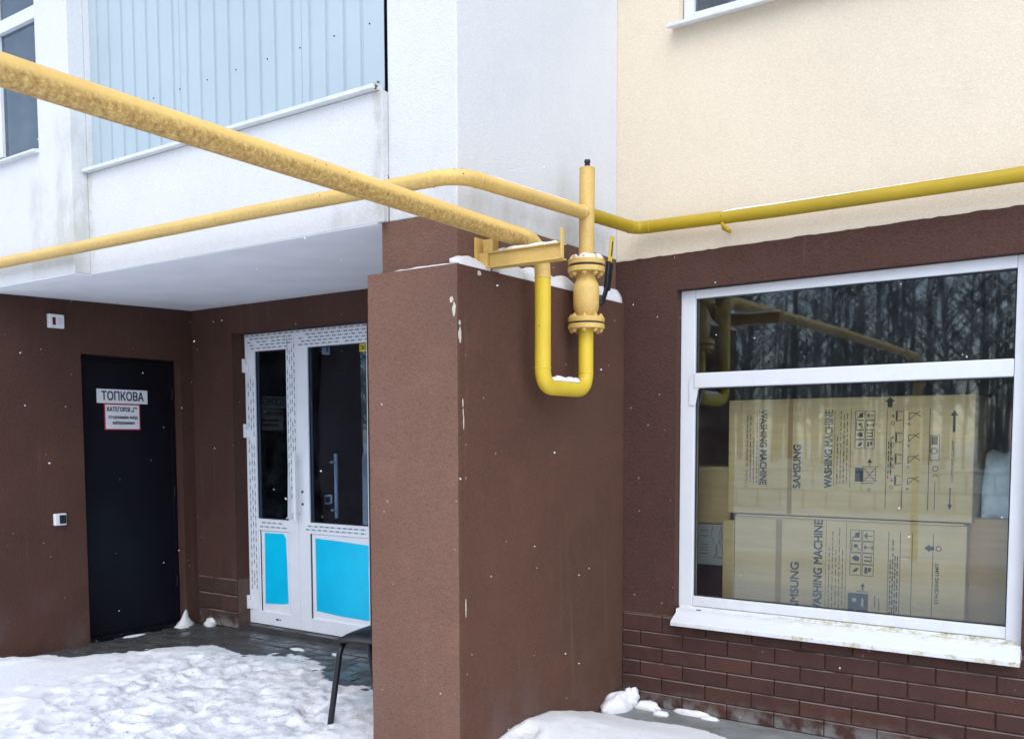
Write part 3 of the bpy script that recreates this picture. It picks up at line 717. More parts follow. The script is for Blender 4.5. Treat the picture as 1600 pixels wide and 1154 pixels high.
line(m, -1.80, 1.2, -1.80, 1.6, .002, pY); fine_print(m, -1.865, 1.21, 1.58, 4, .018, pY, rr)
line(m, -1.405, 1.2, -1.405, 1.59, .002, pY); fine_print(m, -1.39, 1.22, 1.585, 4, .016, pY, rr); line(m, -1.325, 1.2, -1.325, 1.59, .002, pY)
icon_grid(m, -1.303, 1.585, .044, 2, 4, pY)
# washing machine pictogram with crossed lines and arrows
R(m, -1.30, -1.26, 1.23, 1.30, pY-.0001)
for k in range(5): line(m, -1.255, 1.235+k*.015, -1.205, 1.235+k*.015, .002, pY)
for a, b_, c, d_ in ((-1.26, 1.23, -1.20, 1.30), (-1.26, 1.30, -1.20, 1.23), (-1.26, 1.23, -1.26, 1.30), (-1.2, 1.23, -1.2, 1.30), (-1.27, 1.305, -1.19, 1.305), (-1.27, 1.222, -1.21, 1.222)): line(m, a, b_, c, d_, .003, pY)
tri(m, [(-1.243, 1.325), (-1.218, 1.325), (-1.23, 1.345)], pY); line(m, -1.23, 1.308, -1.23, 1.33, .004, pY); ring(m, -1.23, 1.19, .008, .003, pY, 8)
tri(m, [(-1.165, 1.625), (-1.115, 1.625), (-1.14, 1.648)], pY); R(m, -1.152, -1.128, 1.598, 1.625, pY)
for x in (-1.152, -1.075, -.955): line(m, x, 1.10, x, 1.588, .003, pY)
fine_print(m, -1.142, 1.25, 1.45, 2, .012, pY, rr, .005)
for k in range(4):
    z = 1.555-k*.105
    R(m, -1.108, -1.103, z-.02, z+.02, pY)
    for (a, b_, c, d_) in ((-1.11, z-.025, -1.08, z-.02), (-1.11, z+.025, -1.08, z+.02), (-1.11, z-.025, -1.11, z+.025)): line(m, a, b_, c, d_, .0035, pY)
    ring(m, -1.125, z-.035, .010, .003, pY, 10); tri(m, [(-1.13, z+.0), (-1.12, z+.008), (-1.12, z-.008)], pY)
    for (a, b_, c, d_) in ((-1.05, z-.02, -1.02, z+.01), (-1.02, z+.01, -1.0, z+.02), (-1.02, z+.01, -.995, z-.005), (-1.05, z-.02, -1.05, z+.012), (-1.05, z+.012, -1.02, z+.014)): line(m, a, b_, c, d_, .0035, pY)
    line(m, -1.055, z-.045, -1.045, z-.035, .003, pY); line(m, -1.045, z-.045, -1.055, z-.035, .003, pY)
R(m, -.945, -.918, 1.415, 1.455, pY); ring(m, -.932, 1.385, .016, .004, pY, 10)
for (a, b_, c, d_) in ((-.95, 1.34, -.91, 1.34), (-.95, 1.46, -.91, 1.46), (-.95, 1.34, -.95, 1.46), (-.91, 1.34, -.91, 1.46)): line(m, a, b_, c, d_, .003, pY)
ring(m, -.925, 1.30, .014, .004, pY, 10); ring(m, -.925, 1.26, .012, .004, pY, 10, 0, PI); line(m, -.925, 1.1, -.925, 1.24, .003, pY)
line(m, -.847, 1.475, -.847, 1.555, .011, pY); tri(m, [(-.864, 1.552), (-.83, 1.552), (-.847, 1.58)], pY)
line(m, -.857, 1.13, -.857, 1.21, .005, pY); tri(m, [(-.867, 1.13), (-.847, 1.13), (-.857, 1.105)], pY)
o = m.build('printed_marks', M_print, top); o['kind'] = 'stuff'
text_mesh('COMFORT CLAMP', .016, (-.845, pY, 1.235), up_, lf, M_print, top, 'printed_words', width=.2)
text_mesh('STACKING CAUTION', .016, (-1.125, pY, 1.28), up_, lf, M_print, top, 'printed_words', width=.17)
m = MB()
for x in (-1.437, -1.335): line(m, x, .45, x, 1.02, .002, pY)
fine_print(m, -1.42, .5, 1.0, 5, .017, pY, rr)
icon_grid(m, -1.315, .99, .054, 2, 4, pY)
R(m, -1.322, -1.222, .57, .665, pY); line(m, -1.28, .675, -1.225, .675, .004, pY); tri(m, [(-1.262, .70), (-1.238, .70), (-1.25, .72)], pY); R(m, -1.254, -1.246, .68, .70, pY)
for x in (-1.13, -1.075, -1.02, -.925): line(m, x, .45, x, .985, .003, pY)
fine_print(m, -1.12, .5, .97, 4, .011, pY, rr, .006)
line(m, -1.075, .865, -1.03, .865, .002, pY)
tri(m, [(-.965, .915), (-.94, .935), (-.94, .895)], pY); R(m, -.94, -.92, .905, .925, pY); ring(m, -.90, .915, .014, .004, pY, 10)
for (a, b_, c, d_) in ((-1.19, .60, -1.19, .66), (-1.17, .585, -1.17, .65)): line(m, a, b_, c, d_, .004, pY)
o = m.build('printed_marks', M_print, bot); o['kind'] = 'stuff'
m = MB(); ring(m, -1.29, .63, .012, .012, pY-.0002, 10); R(m, -1.255, -1.245, .60, .64, pY-.0002); m.build('picture_highlight', M_whitebox, bot, kind='stuff')
text_mesh('STACKING LIMIT', .022, (-.897, pY, .645), up_, lf, M_print, bot, 'printed_words', bold=.0006, width=.2)
c3 = carton('open_carton', -2.40, -2.000, 4.99, 5.4, .97, 1.29, M_carton, 'plain brown carton left of the printed cartons on top of the white box')
wb = carton('wine_glass_box', -2.42, -2.005, 4.98, 5.42, .735, .966, M_whitebox, 'white box printed with wine glasses below the plain carton')
y_ = 4.9793; m = MB()
def goblet(cx, cz, s):
    for sx in (-1, 1):
        P_ = [(.018, .075), (.024, .045), (.022, .02), (.012, .0), (.002, -.012), (.0015, -.055), (.012, -.065)]
        for (a, b_), (c, d_) in zip(P_[:-1], P_[1:]): line(m, cx+sx*a*s, cz+b_*s, cx+sx*c*s, cz+d_*s, .002, y_)
    line(m, cx-.018*s, cz-.066*s, cx+.018*s, cz-.066*s, .002, y_)
goblet(-2.075, .862, 1.25); goblet(-2.035, .85, 1.1)
for z in (.93, .90, .85, .835, .82, .8): line(m, -2.17, z, -2.125, z, .003, y_)
m.build('wine_glass_picture', M_print, wb, kind='stuff')
carton('orange_carton', -.86, -.40, 4.97, 5.4, .30, 1.062, M_carton2, 'orange brown carton right of the lower printed carton')
MB().box(-2.44, -2.006, 4.97, 5.44, .0, .733).build('violet_crate', M_violet, None, (-2.2, 4.97, 0), .01, label='dark violet crate under the white wine glass box', cat='crate')
MB().box(-.86, -.40, 4.972, 5.4, .0, .298).build('dark_stand', M_violet, None, (-.6, 4.97, 0), .01, label='dark low stand beneath the orange brown carton', cat='stand')
bgm = MB(); rq = random.Random(4); vs = []
N1, N2 = 14, 10
for i in range(N1+1):
    for j in range(N2+1):
        x = -.735+.33*i/N1; z = 1.064+.32*j/N2; vs.append((x, 4.985+rq.uniform(-.012, .012)+.12*(j/N2)**3, z+(rq.uniform(-.012, .012) if j == N2 else 0)))
for i in range(N1+1):
    for j in range(N2+1):
        x = -.735+.33*i/N1; z = 1.064+.32*j/N2; vs.append((x, 5.3, z-.01))
K = (N1+1)*(N2+1); fs = []
for i in range(N1):
    for j in range(N2):
        a = i*(N2+1)+j; fs += [(a, a+N2+1, a+N2+2, a+1), (K+a, K+a+1, K+a+N2+2, K+a+N2+1)]
for i in range(N1): a = i*(N2+1)+N2; fs.append((a, a+N2+1, K+a+N2+1, K+a)); a = i*(N2+1); fs.append((a, K+a, K+a+N2+1, a+N2+1))
for j in range(N2): fs.append((j, j+1, K+j+1, K+j)); a = N1*(N2+1)+j; fs.append((a, K+a, K+a+1, a+1))
bgm.add(vs, fs, True); bgm.build('polythene_bundle', M_bluebag, None, (-.57, 5, 1.06), label='crumpled pale blue polythene bundle on the orange brown carton', cat='bag')

# ------------------------------------------------------------------ doors
sdr = empty('steel_door', (-6.37, 4.14, 0), 'black steel boiler room door in the left wall under the balcony', 'door')
MB().box(-6.42, -6.375, 3.775, 4.505, .025, 2.012).build('door_leaf', M_door, sdr, bevel=.003)
m = MB(); m.box(-6.43, -6.368, 3.736, 3.774, 0, 2.051); m.box(-6.43, -6.368, 4.506, 4.544, 0, 2.051); m.box(-6.43, -6.368, 3.7742, 4.5058, 2.013, 2.051); m.build('door_frame', M_door, sdr, bevel=.002)
MB().box(-6.45, -6.30, 3.736, 4.544, -.02, .024).build('threshold', M_door, sdr, bevel=.003)
for z in (.3, 1.0, 1.75): MB().tube([(-6.366, 4.522, z), (-6.366, 4.522, z+.09)], .009, 8).build('hinge', M_door, sdr)
sx = -6.3735
def signboard(name, y0, y1, z0, z1, label, border=None):
    t = empty(name, (sx, (y0+y1)/2, z0), label, 'sign')
    MB().box(sx-.001, sx+.004, y0, y1, z0, z1).build('board', border or M_signw, t)
    if border: MB().box(sx+.004, sx+.0052, y0+.008, y1-.008, z0+.008, z1-.008).build('panel', M_signw, t)
    return t
yd = (0, 1, 0)
t = signboard('boiler_room_sign', 3.896, 4.306, 1.715, 1.817, 'white sign with dark lettering TOPKOVA in Cyrillic on the black door')
text_mesh('ТОПКОВА', .088, (sx+.0055, 3.93, 1.736), yd, up_, M_navy, t, 'lettering', width=.34, dup=.003)
t = signboard('warning_sign', 3.95, 4.24, 1.520, 1.712, 'white notice with thin red border below the boiler room sign', M_red)
text_mesh('КАТЕГОРІЯ „Г"', .044, (sx+.0065, 3.97, 1.655), yd, up_, M_navy, t, 'lettering', width=.24, dup=.0018)
text_mesh('стороннім вхід', .033, (sx+.0065, 3.98, 1.603), yd, up_, M_navy, t, 'lettering', width=.235, dup=.0016)
text_mesh('заборонено', .033, (sx+.0065, 4.01, 1.562), yd, up_, M_navy, t, 'lettering', width=.18, dup=.0016)
t = empty('alarm_box', (D, 3.55, 2.25), 'small white alarm box with dark red window high on the left wall', 'alarm')
MB().box(D, D+.03, 3.497, 3.608, 2.208, 2.302).build('casing', M_signw, t, bevel=.006)
MB().box(D+.0301, D+.033, 3.522, 3.545, 2.228, 2.280).build('indicator', simple('dark_red_lens', (.12, .01, .01), .2), t, bevel=.002)
m = MB(); [m.box(D+.0301, D+.0306, 3.562, 3.595, z, z+.003) for z in (2.27, 2.255, 2.24)]; m.build('printed_lines', simple('grey_ink', (.4, .4, .42), .6), t)
t = empty('bell_push', (D, 3.535, .9), 'small white doorbell with black button beside the steel door', 'doorbell')
MB().box(D, D+.028, 3.492, 3.577, .860, .942).build('casing', M_signw, t, bevel=.006)
MB().box(D+.0281, D+.036, 3.522, 3.57, .872, .932).build('button', M_dark, t, bevel=.005)

k = .9755
def gx(x): return x*k
def gz(z): return 1.45+(z-1.45)*k
gd = empty('glass_door', (-5.1, 4.77, 0), 'white plastic double door with glass above and blue film on the lower panels', 'door')
gy0, gy1 = 4.77, 4.84
FL, SE, FR, FT, FB = -5.812, gx(-5.378), -4.433, 2.238, .036
m = MB(); m.box(FL, FL+.022, gy0+.004, gy1, FB, FT); m.box(FR-.03, FR, gy0+.004, gy1, FB, FT); m.box(FL+.0225, FR-.0305, gy0+.004, gy1, FT-.022, FT); m.build('door_frame', M_pvc_d, gd, bevel=.003)
MB().box(FL, FR, 4.70, 4.95, -.02, .034).build('threshold', M_paver, gd, bevel=.003)
def leaf(x0, x1, px0, px1, pz0, pz1, bx0, bx1, bz0, bz1, lab):
    lf_ = MB()
    zb, zt_ = FB+.002, FT-.023
    lf_.box(x0, px0, gy0, gy1-.005, zb, zt_); lf_.box(px1, x1, gy0, gy1-.005, zb, zt_)
    lf_.box(px0+.0003, px1-.0003, gy0, gy1-.005, pz1, zt_); lf_.box(px0+.0003, px1-.0003, gy0, gy1-.005, bz1, pz0); lf_.box(px0+.0003, px1-.0003, gy0, gy1-.005, zb, bz0)
    o = lf_.build('door_leaf', M_pvc_d, gd, bevel=.0025, label=lab)
    MB().box(px0, px1, gy0+.025, gy0+.029, pz0, pz1).build('pane', M_glass_d, o)
    m = MB(); e = .006
    m.box(px0, px0+e, gy0+.012, gy0+.024, pz0, pz1); m.box(px1-e, px1, gy0+.012, gy0+.024, pz0, pz1); m.box(px0+e, px1-e, gy0+.012, gy0+.024, pz0, pz0+e); m.box(px0+e, px1-e, gy0+.012, gy0+.024, pz1-e, pz1)
    m.box(bx0-.004, bx0, gy0+.006, gy0+.018, bz0, bz1); m.box(bx1, bx1+.004, gy0+.006, gy0+.018, bz0, bz1); m.build('seal', M_gasket, o)
    MB().box(px0, px1, gy0+.014, gy0+.03, bz0, bz1).build('lower_panel', M_pvc_d, o)
    return o
L1 = leaf(FL+.024, SE-.0015, gx(-5.841), gx(-5.486), gz(.832), gz(2.126), gx(-5.818)+.002, gx(-5.492), gz(.105), gz(.742), 'narrow left leaf covered in printed protective film')
L2 = leaf(SE+.0015, FR-.032, gx(-5.256), -4.545, gz(.828), gz(2.126), gx(-5.25), -4.547, gz(.105), gz(.745), 'wide right leaf with a plain stile')
def film(pts, parent):
    m = MB(); m.add([(gx(x), gy0+.0128, gz(z)) for x, z in pts]+[(gx(x), gy0+.0138, gz(z)) for x, z in pts], [tuple(range(len(pts))), tuple(range(2*len(pts)-1, len(pts)-1, -1))])
    m.build('blue_film', M_filmblue, parent)
film([(-5.784, .165), (-5.776, .722), (-5.56, .724), (-5.535, .69), (-5.528, .5), (-5.519, .188), (-5.6, .176)], L1)
film([(-5.211, .165), (-5.215, .712), (-4.95, .703), (-4.668, .690), (-4.675, .5), (-4.662, .146), (-4.95, .150)], L2)
# printed protective film: marks printed on the white foil, many tiny dashes
fm_b = MB(); fm_c = MB(); rf = random.Random(8)
def marks(x0, x1, z0, z1, vert, y, cols):
    Lx = (z1-z0) if vert else (x1-x0); wd = (x1-x0) if vert else (z1-z0)
    for c in range(cols):
        off = (c+.5)/cols*wd; t = (.03 if c % 2 else 0)+rf.uniform(0, .008)
        while t < Lx-.035:
            L = .034
            if rf.random() < .10: t += .045; continue
            for q in range(4):
                a, b_ = t+q*.009, t+q*.009+.0062; h = .0065 if q else .0085
                mm = fm_b if q else fm_c
                if vert: R(mm, x0+off-h/1.3, x0+off+h/1.3, z0+a, z0+b_, y)
                else: R(mm, x0+a, x0+b_, z0+off-h/1.3, z0+off+h/1.3, y)
            mm = fm_c; a = t+.043
            if vert: R(mm, x0+off-.003, x0+off+.003, z0+a, z0+a+.008, y)
            else: R(mm, x0+a, x0+a+.008, z0+off-.003, z0+off+.003, y)
            t += .060+rf.uniform(-.006, .008)
fyv = gy0-.0008
marks(FL+.026, gx(-5.841)-.006, .30, 1.93, True, fyv, 3)
marks(gx(-5.486)+.006, SE-.006, .98, FT-.06, True, fyv, 4)
marks(FL+.03, SE-.02, gz(2.135), FT-.026, False, fyv, 4)
marks(SE+.03, FR-.05, gz(2.135), FT-.026, False, fyv, 4)
marks(FL+.01, FR-.01, FT-.018, FT-.004, False, gy0+.0032, 1)
marks(gx(-5.82), gx(-5.50), gz(.755), gz(.82), False, fyv, 2)
marks(SE+.07, -4.56, gz(.76), gz(.815), False, fyv, 2)
o = fm_b.build('film_print', M_print, L1); o['kind'] = 'stuff'
o = fm_c.build('film_print', M_blueink, L1); o['kind'] = 'stuff'
# peeled film edge beside the handle
m = MB(); m.prism([(gx(-5.49), .86), (gx(-5.455), .86), (gx(-5.45), 1.0), (gx(-5.47), 1.3), (gx(-5.478), 1.25)], 'y', gy0-.006, gy0-.004); m.build('peeling_foil', M_pvc_w, L1)
m = MB(); m.prism([(gx(-5.51), gz(.845)), (gx(-5.43), gz(.852)), (gx(-5.42), gz(.90)), (gx(-5.45), gz(.88))], 'y', gy0-.012, gy0-.009); m.build('peeling_foil', M_pvc_w, L1)
def pull(x, y, z0, z1, sgn, parent, nm='pull_handle'):
    m = MB(); m.tube([(x, y, z0), (x, y, z1)], .0135, 14)
    for z in (z0+.06, z1-.06): m.tube([(x, y, z), (x, y-sgn*.05, z)], .009, 10)
    return m.build(nm, M_pvc_d, parent)
pull(SE+.028, gy0-.055, gz(.845), gz(1.345), -1, L2)
pull(gx(-5.14)+.03, gy1+.06, gz(.86), gz(1.34), 1, L2)
for z in (.975, 1.065): MB().tube([(SE+.05, gy0, z), (SE+.05, gy0-.006, z)], .009, 12).build('lock_cylinder', M_gasket, L2)
for z in (gz(2.02), gz(1.515), gz(.166)):
    m = MB(); m.box(FL-.012, FL+.02, gy0-.022, gy0+.003, z-.052, z+.052); m.box(FL+.0202, FL+.055, gy0-.014, gy0-.0005, z-.052, z+.01); m.build('hinge', M_pvc_d, gd, bevel=.004)
t = empty('yellow_sticker', (-4.61, gy0, gz(2.09)), kind=None); t.parent = L2; t.location = Vector((-4.61, gy0, gz(2.09)))-ORG[L2.name]
MB().box(-4.625, -4.552, gy0+.019, gy0+.0198, gz(2.065), gz(2.122)).build('sticker_sheet', M_yel, t)
text_mesh('ОМЗ', .046, (-4.62, gy0+.0185, gz(2.077)), (1, 0, 0), up_, M_print, t, 'lettering', width=.06, bold=.001)
m = MB(); m.box(FR-.10, FR-.035, gy0-.006, gy0-.0002, .075, .095); m.build('bottom_clip', M_pvc_w, L2)
m = MB(); rr_ = random.Random(3)
for q in range(9): x = gx(-5.62)+rr_.uniform(-.03, .03); R(m, x-.006, x+.006, .083+rr_.uniform(-.005, .006), .09+rr_.uniform(0, .006), gy0-.0007)
m.build('scuff_mark', M_gasket, L1)

# ------------------------------------------------------------------ gas pipeline
XP = -2.33
gp = empty('gas_pipeline', (XP, 3.8, 2.5), 'yellow painted gas pipework with overhead pipe, U bend, valve and wall pipes', 'gas pipe')
# overhead pipe runs out over the yard and turns down into the ground far behind the camera
pth = arc_path([(XP, -1.95, .0), (XP, -1.95, 2.338), (XP, 1.0, 2.335), (XP, 3.42, 2.312)], .14)
MB().tube(pth, .040, 28).build('overhead_pipe', M_pipe_old, gp)
# reducing elbow and left leg, U, right leg up to the valve
radii_path = [(XP, 3.415, 2.312), (XP, 3.45, 2.311), (XP, 3.49, 2.306), (XP, 3.53, 2.288), (XP, 3.562, 2.255), (XP, 3.578, 2.215), (XP, 3.583, 2.16)]
MB().tube(radii_path, .036, 28, radii=[.041, .0405, .039, .0375, .0365, .036, .036]).build('reducing_elbow', M_pipe_mid, gp)
u = arc_path([(XP, 3.583, 2.165), (XP, 3.583, 1.682), (XP, 3.963, 1.682), (XP, 3.963, 1.975)], .085, 12)
MB().tube(u, .0362, 28).build('u_bend', M_pipe_new, gp)
# weld beads
def bead(p, ax, r, parent=gp, mat=M_pipe_mid):
    m = MB(); p = Vector(p); a = Vector(ax).normalized()*.004; m.tube([p-a, p-a*.4, p+a*.4, p+a], r, 24, radii=[r-.001, r+.0022, r+.0022, r-.001]); m.build('weld_bead', mat, parent)
bead((XP, 3.42, 2.312), (0, 1, 0), .0405); bead((XP, 3.583, 2.165), (0, 0, 1), .0362); bead((XP, 3.583, 1.765), (0, 0, 1), .0362, mat=M_pipe_new); bead((XP, 3.963, 1.765), (0, 0, 1), .0362, mat=M_pipe_new)
# valve
vy = 3.965
vl_ = empty('ball_valve', (XP, vy, 2.1)); vl_.parent = gp; vl_.location = Vector((XP, vy, 2.1))-ORG[gp.name]
body = [(.046, -.105), (.046, -.075), (.052, -.06), (.0605, -.035), (.0625, -.01), (.0625, .055), (.060, .075), (.050, .095), (.043, .11), (.043, .14)]
MB().lathe((XP, vy, 2.107), body, 32).build('valve_body', M_pipe_mid, vl_)
def flange(z0, z1, r=.0885):
    m = MB(); m.lathe((XP, vy, 0), [(r-.003, z0), (r, z0+.003), (r, z1-.003), (r-.003, z1)], 40, False); o = m.build('flange', M_pipe_mid, vl_); return o
flange(2.276, 2.300); flange(2.240, 2.266); flange(2.004, 2.028); flange(1.972, 1.996)
for z in (2.271, 2.000):
    MB().lathe((XP, vy, 0), [(.080, z-.0045), (.080, z+.0045)], 32, False).build('gasket', M_gasket, vl_)
for z0, z1 in ((2.222, 2.318), (1.955, 2.045)):
    for q in range(8):
        a = 2*PI*(q+.5)/8; bx_, by_ = XP+.070*math.cos(a), vy+.070*math.sin(a)
        m = MB(); m.tube([(bx_, by_, z0), (bx_, by_, z1)], .0062, 8)
        m.lathe((bx_, by_, 0), [(.0125, z0+.006), (.0125, z0+.0165)], 6, False); m.lathe((bx_, by_, 0), [(.0125, z1-.0165), (.0125, z1-.007)], 6, False)
        m.build('bolt', M_pipe_mid, vl_)
MB().tube([(XP, vy, 2.295), (XP, 3.972, 2.728)], .0368, 28).build('riser_pipe', M_pipe_mid, gp)
m = MB(); m.lathe((XP, 3.972, 0), [(.030, 2.726), (.0375, 2.727), (.0375, 2.731), (.031, 2.735)], 28); m.build('riser_cap', M_pipe_mid, gp)
m = MB(); m.lathe((XP, 3.972, 0), [(.013, 2.734), (.014, 2.748), (.011, 2.752), (.0145, 2.757), (.0145, 2.770)], 12, False); m.build('cap_plug', M_black, gp)
m = MB(); m.lathe((XP+.005, vy, 0), [(.0375, 2.298), (.044, 2.300), (.044, 2.304), (.037, 2.309)], 24); m.build('weld_collar', M_pipe_mid, gp)
m = MB(); m.tube([(XP, vy+.045, 2.125), (XP, vy+.115, 2.125)], .014, 14); m.lathe((XP, vy+.13, 2.10), [(.016, 0), (.02, .01), (.02, .04), (.016, .05)], 14); m.build('valve_stem', M_black, vl_)
def flat(pts, w0, w1, th, parent, name, mat):
    m = MB(); (a, b_) = [Vector(p) for p in pts]; d_ = (b_-a).normalized(); s_ = Vector((0, d_.z, -d_.y))
    vs = [a-s_*w0/2, a+s_*w0/2, b_+s_*w1/2, b_-s_*w1/2]; m.add([(p.x-th/2, p.y, p.z) for p in vs]+[(p.x+th/2, p.y, p.z) for p in vs], [(0, 1, 2, 3), (7, 6, 5, 4), (0, 4, 5, 1), (1, 5, 6, 2), (2, 6, 7, 3), (3, 7, 4, 0)])
    return m.build(name, mat, parent, bevel=.004)
lv = flat([(XP, 4.125, 2.120), (XP, 4.168, 2.20)], .026, .03, .012, vl_, 'valve_lever', M_black)
flat([(XP, 4.168, 2.185), (XP, 4.196, 2.325)], .040, .044, .02, vl_, 'lever_sleeve', M_black)
flat([(XP, 4.194, 2.318), (XP, 4.222, 2.455)], .034, .030, .008, vl_, 'lever_tip', M_pipe_new)
flat([(XP+.0062, 4.203, 2.355), (XP+.0062, 4.216, 2.43)], .009, .008, .002, vl_, 'lever_slot', M_black)
# wall pipes
pl = arc_path([(-8.8, 2.978, 2.520), (-5.9, 2.978, 2.514), (-3.6, 2.978, 2.502), (-2.34, 2.978, 2.4825), (XP, 3.00, 2.483), (XP, 3.972, 2.520)], .09, 8)
i0 = None
pl = arc_path([(-8.8, 2.976, 2.520), (-5.9, 2.976, 2.514), (-3.6, 2.976, 2.502), (XP+.0, 2.976, 2.482), (XP, 3.95, 2.519)], .13, 9)
MB().tube(pl, .0315, 26).build('wall_pipe', M_pipe_mid, gp)
pr_ = arc_path([(XP, 3.965, 2.520), (XP-.002, 4.474, 2.539), (-1.6, 4.455, 2.524), (-.53, 4.45, 2.527), (3.1, 4.45, 2.535)], .07, 8)
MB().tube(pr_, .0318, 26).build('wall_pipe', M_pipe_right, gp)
bead((-2.46, 2.976, 2.484), (1, 0, 0), .0315); bead((XP, 3.10, 2.487), (0, 1, 0), .0315); bead((XP, 4.40, 2.536), (0, 1, 0), .0318, mat=M_pipe_right); bead((-2.245, 4.47, 2.537), (1, 0, 0), .0318, mat=M_pipe_right)
bead((-3.1, 2.976, 2.496), (1, 0, 0), .0315); bead((XP, 3.92, 2.518), (0, 1, 0), .0325)
m = MB(); m.tube(arc_path([(-1.845, W, 2.475), (-1.845, 4.46, 2.475), (-1.845, 4.46, 2.505)], .02, 4), .008, 8); m.tube([(-1.845, 4.445, 2.497), (-1.79, 4.41, 2.447)], .009, 8); m.build('pipe_hook', M_pipe_right, gp)

# steel bracket under the elbow
br = empty('pipe_bracket', (-2.45, 3.32, 2.2), 'yellow steel channel bracket holding the overhead pipe to the corner', 'bracket')
m = MB(); yb = 3.30
m.box(-2.430, -2.065, yb, yb+.055, 2.240, 2.246); m.box(-2.430, -2.065, yb+.0, yb+.055, 2.178, 2.184); m.box(-2.430, -2.065, yb+.018, yb+.024, 2.1845, 2.2395)
m.build('channel_beam', M_pipe_mid, br, bevel=.0015)
m = MB(); m.box(-2.4865, -2.4765, yb-.02, yb+.08, 2.178, 2.31); m.build('wall_plate', M_pipe_mid, br, bevel=.002)
m = MB(); m.box(-2.476, -2.4305, yb+.0, yb+.05, 2.180, 2.244); m.build('beam_root', M_pipe_mid, br, bevel=.002)
m = MB(); m.box(-2.455, -2.405, yb+.005, yb+.05, 2.2465, 2.300); m.build('support_stub', M_pipe_mid, br, bevel=.002)
m = MB(); m.box(-2.061, -2.052, yb-.002, yb+.014, 2.180, 2.300); m.build('end_rod', M_pipe_mid, br, bevel=.001)

# ------------------------------------------------------------------ small snow
def snow_strip(pts, w_, h_, name, label, parent=None, n=6, seed=0, side=None):
    "rounded snow lying along a path: pts [(x,y,z)], half width w_, height h_; side = horizontal vector across"
    r = random.Random(seed); m = MB(); P_ = [Vector(p) for p in pts]; vs = []; K = n*2+1
    for i, p in enumerate(P_):
        a = P_[max(i-1, 0)]; b_ = P_[min(i+1, len(P_)-1)]; t = (b_-a); s_ = Vector((t.y, -t.x, 0)).normalized() if side is None else Vector(side)
        e = min(1, i/1.5, (len(P_)-1-i)/1.5); e = max(e, .05)**.6
        hh = h_*e*r.uniform(.75, 1.2); ww = w_*e*r.uniform(.85, 1.1)
        for k_ in range(K):
            u_ = -1+2*k_/(K-1); vs.append(p+s_*ww*u_+Vector((0, 0, hh*(1-abs(u_)**2.4))))
    fs = [(i*K+k_, i*K+k_+1, (i+1)*K+k_+1, (i+1)*K+k_) for i in range(len(P_)-1) for k_ in range(K-1)]
    # underside
    nb = len(vs); vs += [v-Vector((0, 0, .004)) if (j % K in (0, K-1)) else Vector((v.x, v.y, P_[j//K].z-.004)) for j, v in enumerate(list(vs))]
    fs += [(nb+a, nb+d_, nb+c, nb+b_) for (a, b_, c, d_) in list(fs)]
    for i in range(len(P_)-1): fs += [(i*K, (i+1)*K, nb+(i+1)*K, nb+i*K), (i*K+K-1, nb+i*K+K-1, nb+(i+1)*K+K-1, (i+1)*K+K-1)]
    fs += [(k_, nb+k_, nb+k_+1, k_+1) for k_ in range(K-1)]; e_ = (len(P_)-1)*K; fs += [(e_+k_, e_+k_+1, nb+e_+k_+1, nb+e_+k_) for k_ in range(K-1)]
    m.add(vs, fs, True)
    c = P_[len(P_)//2]
    return m.build(name, M_snow, parent, tuple(c), label=label, cat='snow')
# ledge snow: convex wedge between the block's edge and the pier
def ledge(ys_, hs_, name, label):
    m = MB(); vs = []; K = 7; r = random.Random(2)
    for y, h in zip(ys_, hs_):
        for k_ in range(K):
            u_ = k_/(K-1); x = -2.4365-.0515*u_; vs.append((x+(.004 if k_ == 1 else 0), y, BT+.0005+h*math.sin(min(1, u_*1.25)*PI/2)**.8+(r.uniform(-.002, .002) if k_ else 0)))
    fs = [(i*K+k_, i*K+k_+1, (i+1)*K+k_+1, (i+1)*K+k_) for i in range(len(ys_)-1) for k_ in range(K-1)]
    nb = len(vs); vs += [(v[0], v[1], BT-.002) for v in vs]; fs += [(nb+a, nb+d_, nb+c, nb+b_) for a, b_, c, d_ in list(fs)]
    for i in range(len(ys_)-1): fs.append((i*K+K-1, nb+i*K+K-1, nb+(i+1)*K+K-1, (i+1)*K+K-1)); fs.append((i*K, (i+1)*K, nb+(i+1)*K, nb+i*K))
    fs += [(k_, nb+k_, nb+k_+1, k_+1) for k_ in range(K-1)]; e_ = (len(ys_)-1)*K; fs += [(e_+k_, e_+k_+1, nb+e_+k_+1, nb+e_+k_) for k_ in range(K-1)]
    m.add(vs, fs, True); return m.build(name, M_snow, None, (-2.46, (ys_[0]+ys_[-1])/2, BT), label=label, cat='snow')
Y1 = np.arange(3.115, 3.355, .02); ledge(Y1, [.012+.036*max(0, math.sin((y-3.10)/.25*PI))**.7 for y in Y1], 'ledge_snow', 'small heap of snow on the block ledge near its front corner')
Y2 = np.arange(3.40, 4.13, .025); ledge(Y2, [min(.072, .012+(y-3.40)*.5)*(1-.25*max(0, math.sin(y*23)))*(1 if y < 4.02 else (4.16-y)/.14) for y in Y2], 'ledge_snow', 'long band of snow on the block ledge behind the U bend')
Y3 = np.arange(4.13, 4.55, .025); ledge(Y3, [.018+.055*math.sin(min(1, (y-4.12)/.30)*PI/2) for y in Y3], 'ledge_snow', 'snow on the block ledge in the inner corner right of the valve')
fr_pts = [(x, 3.137, BT) for x in np.arange(-2.83, -2.45, .03)]
snow_strip(fr_pts, .026, .010, 'ledge_snow', 'thin line of snow on the front top edge of the block', seed=3, n=3)
snow_strip([(XP, y, 1.682+.034) for y in np.arange(3.645, 3.915, .02)], .024, .020, 'pipe_snow', 'snow lying in the bottom of the U bend', seed=4)
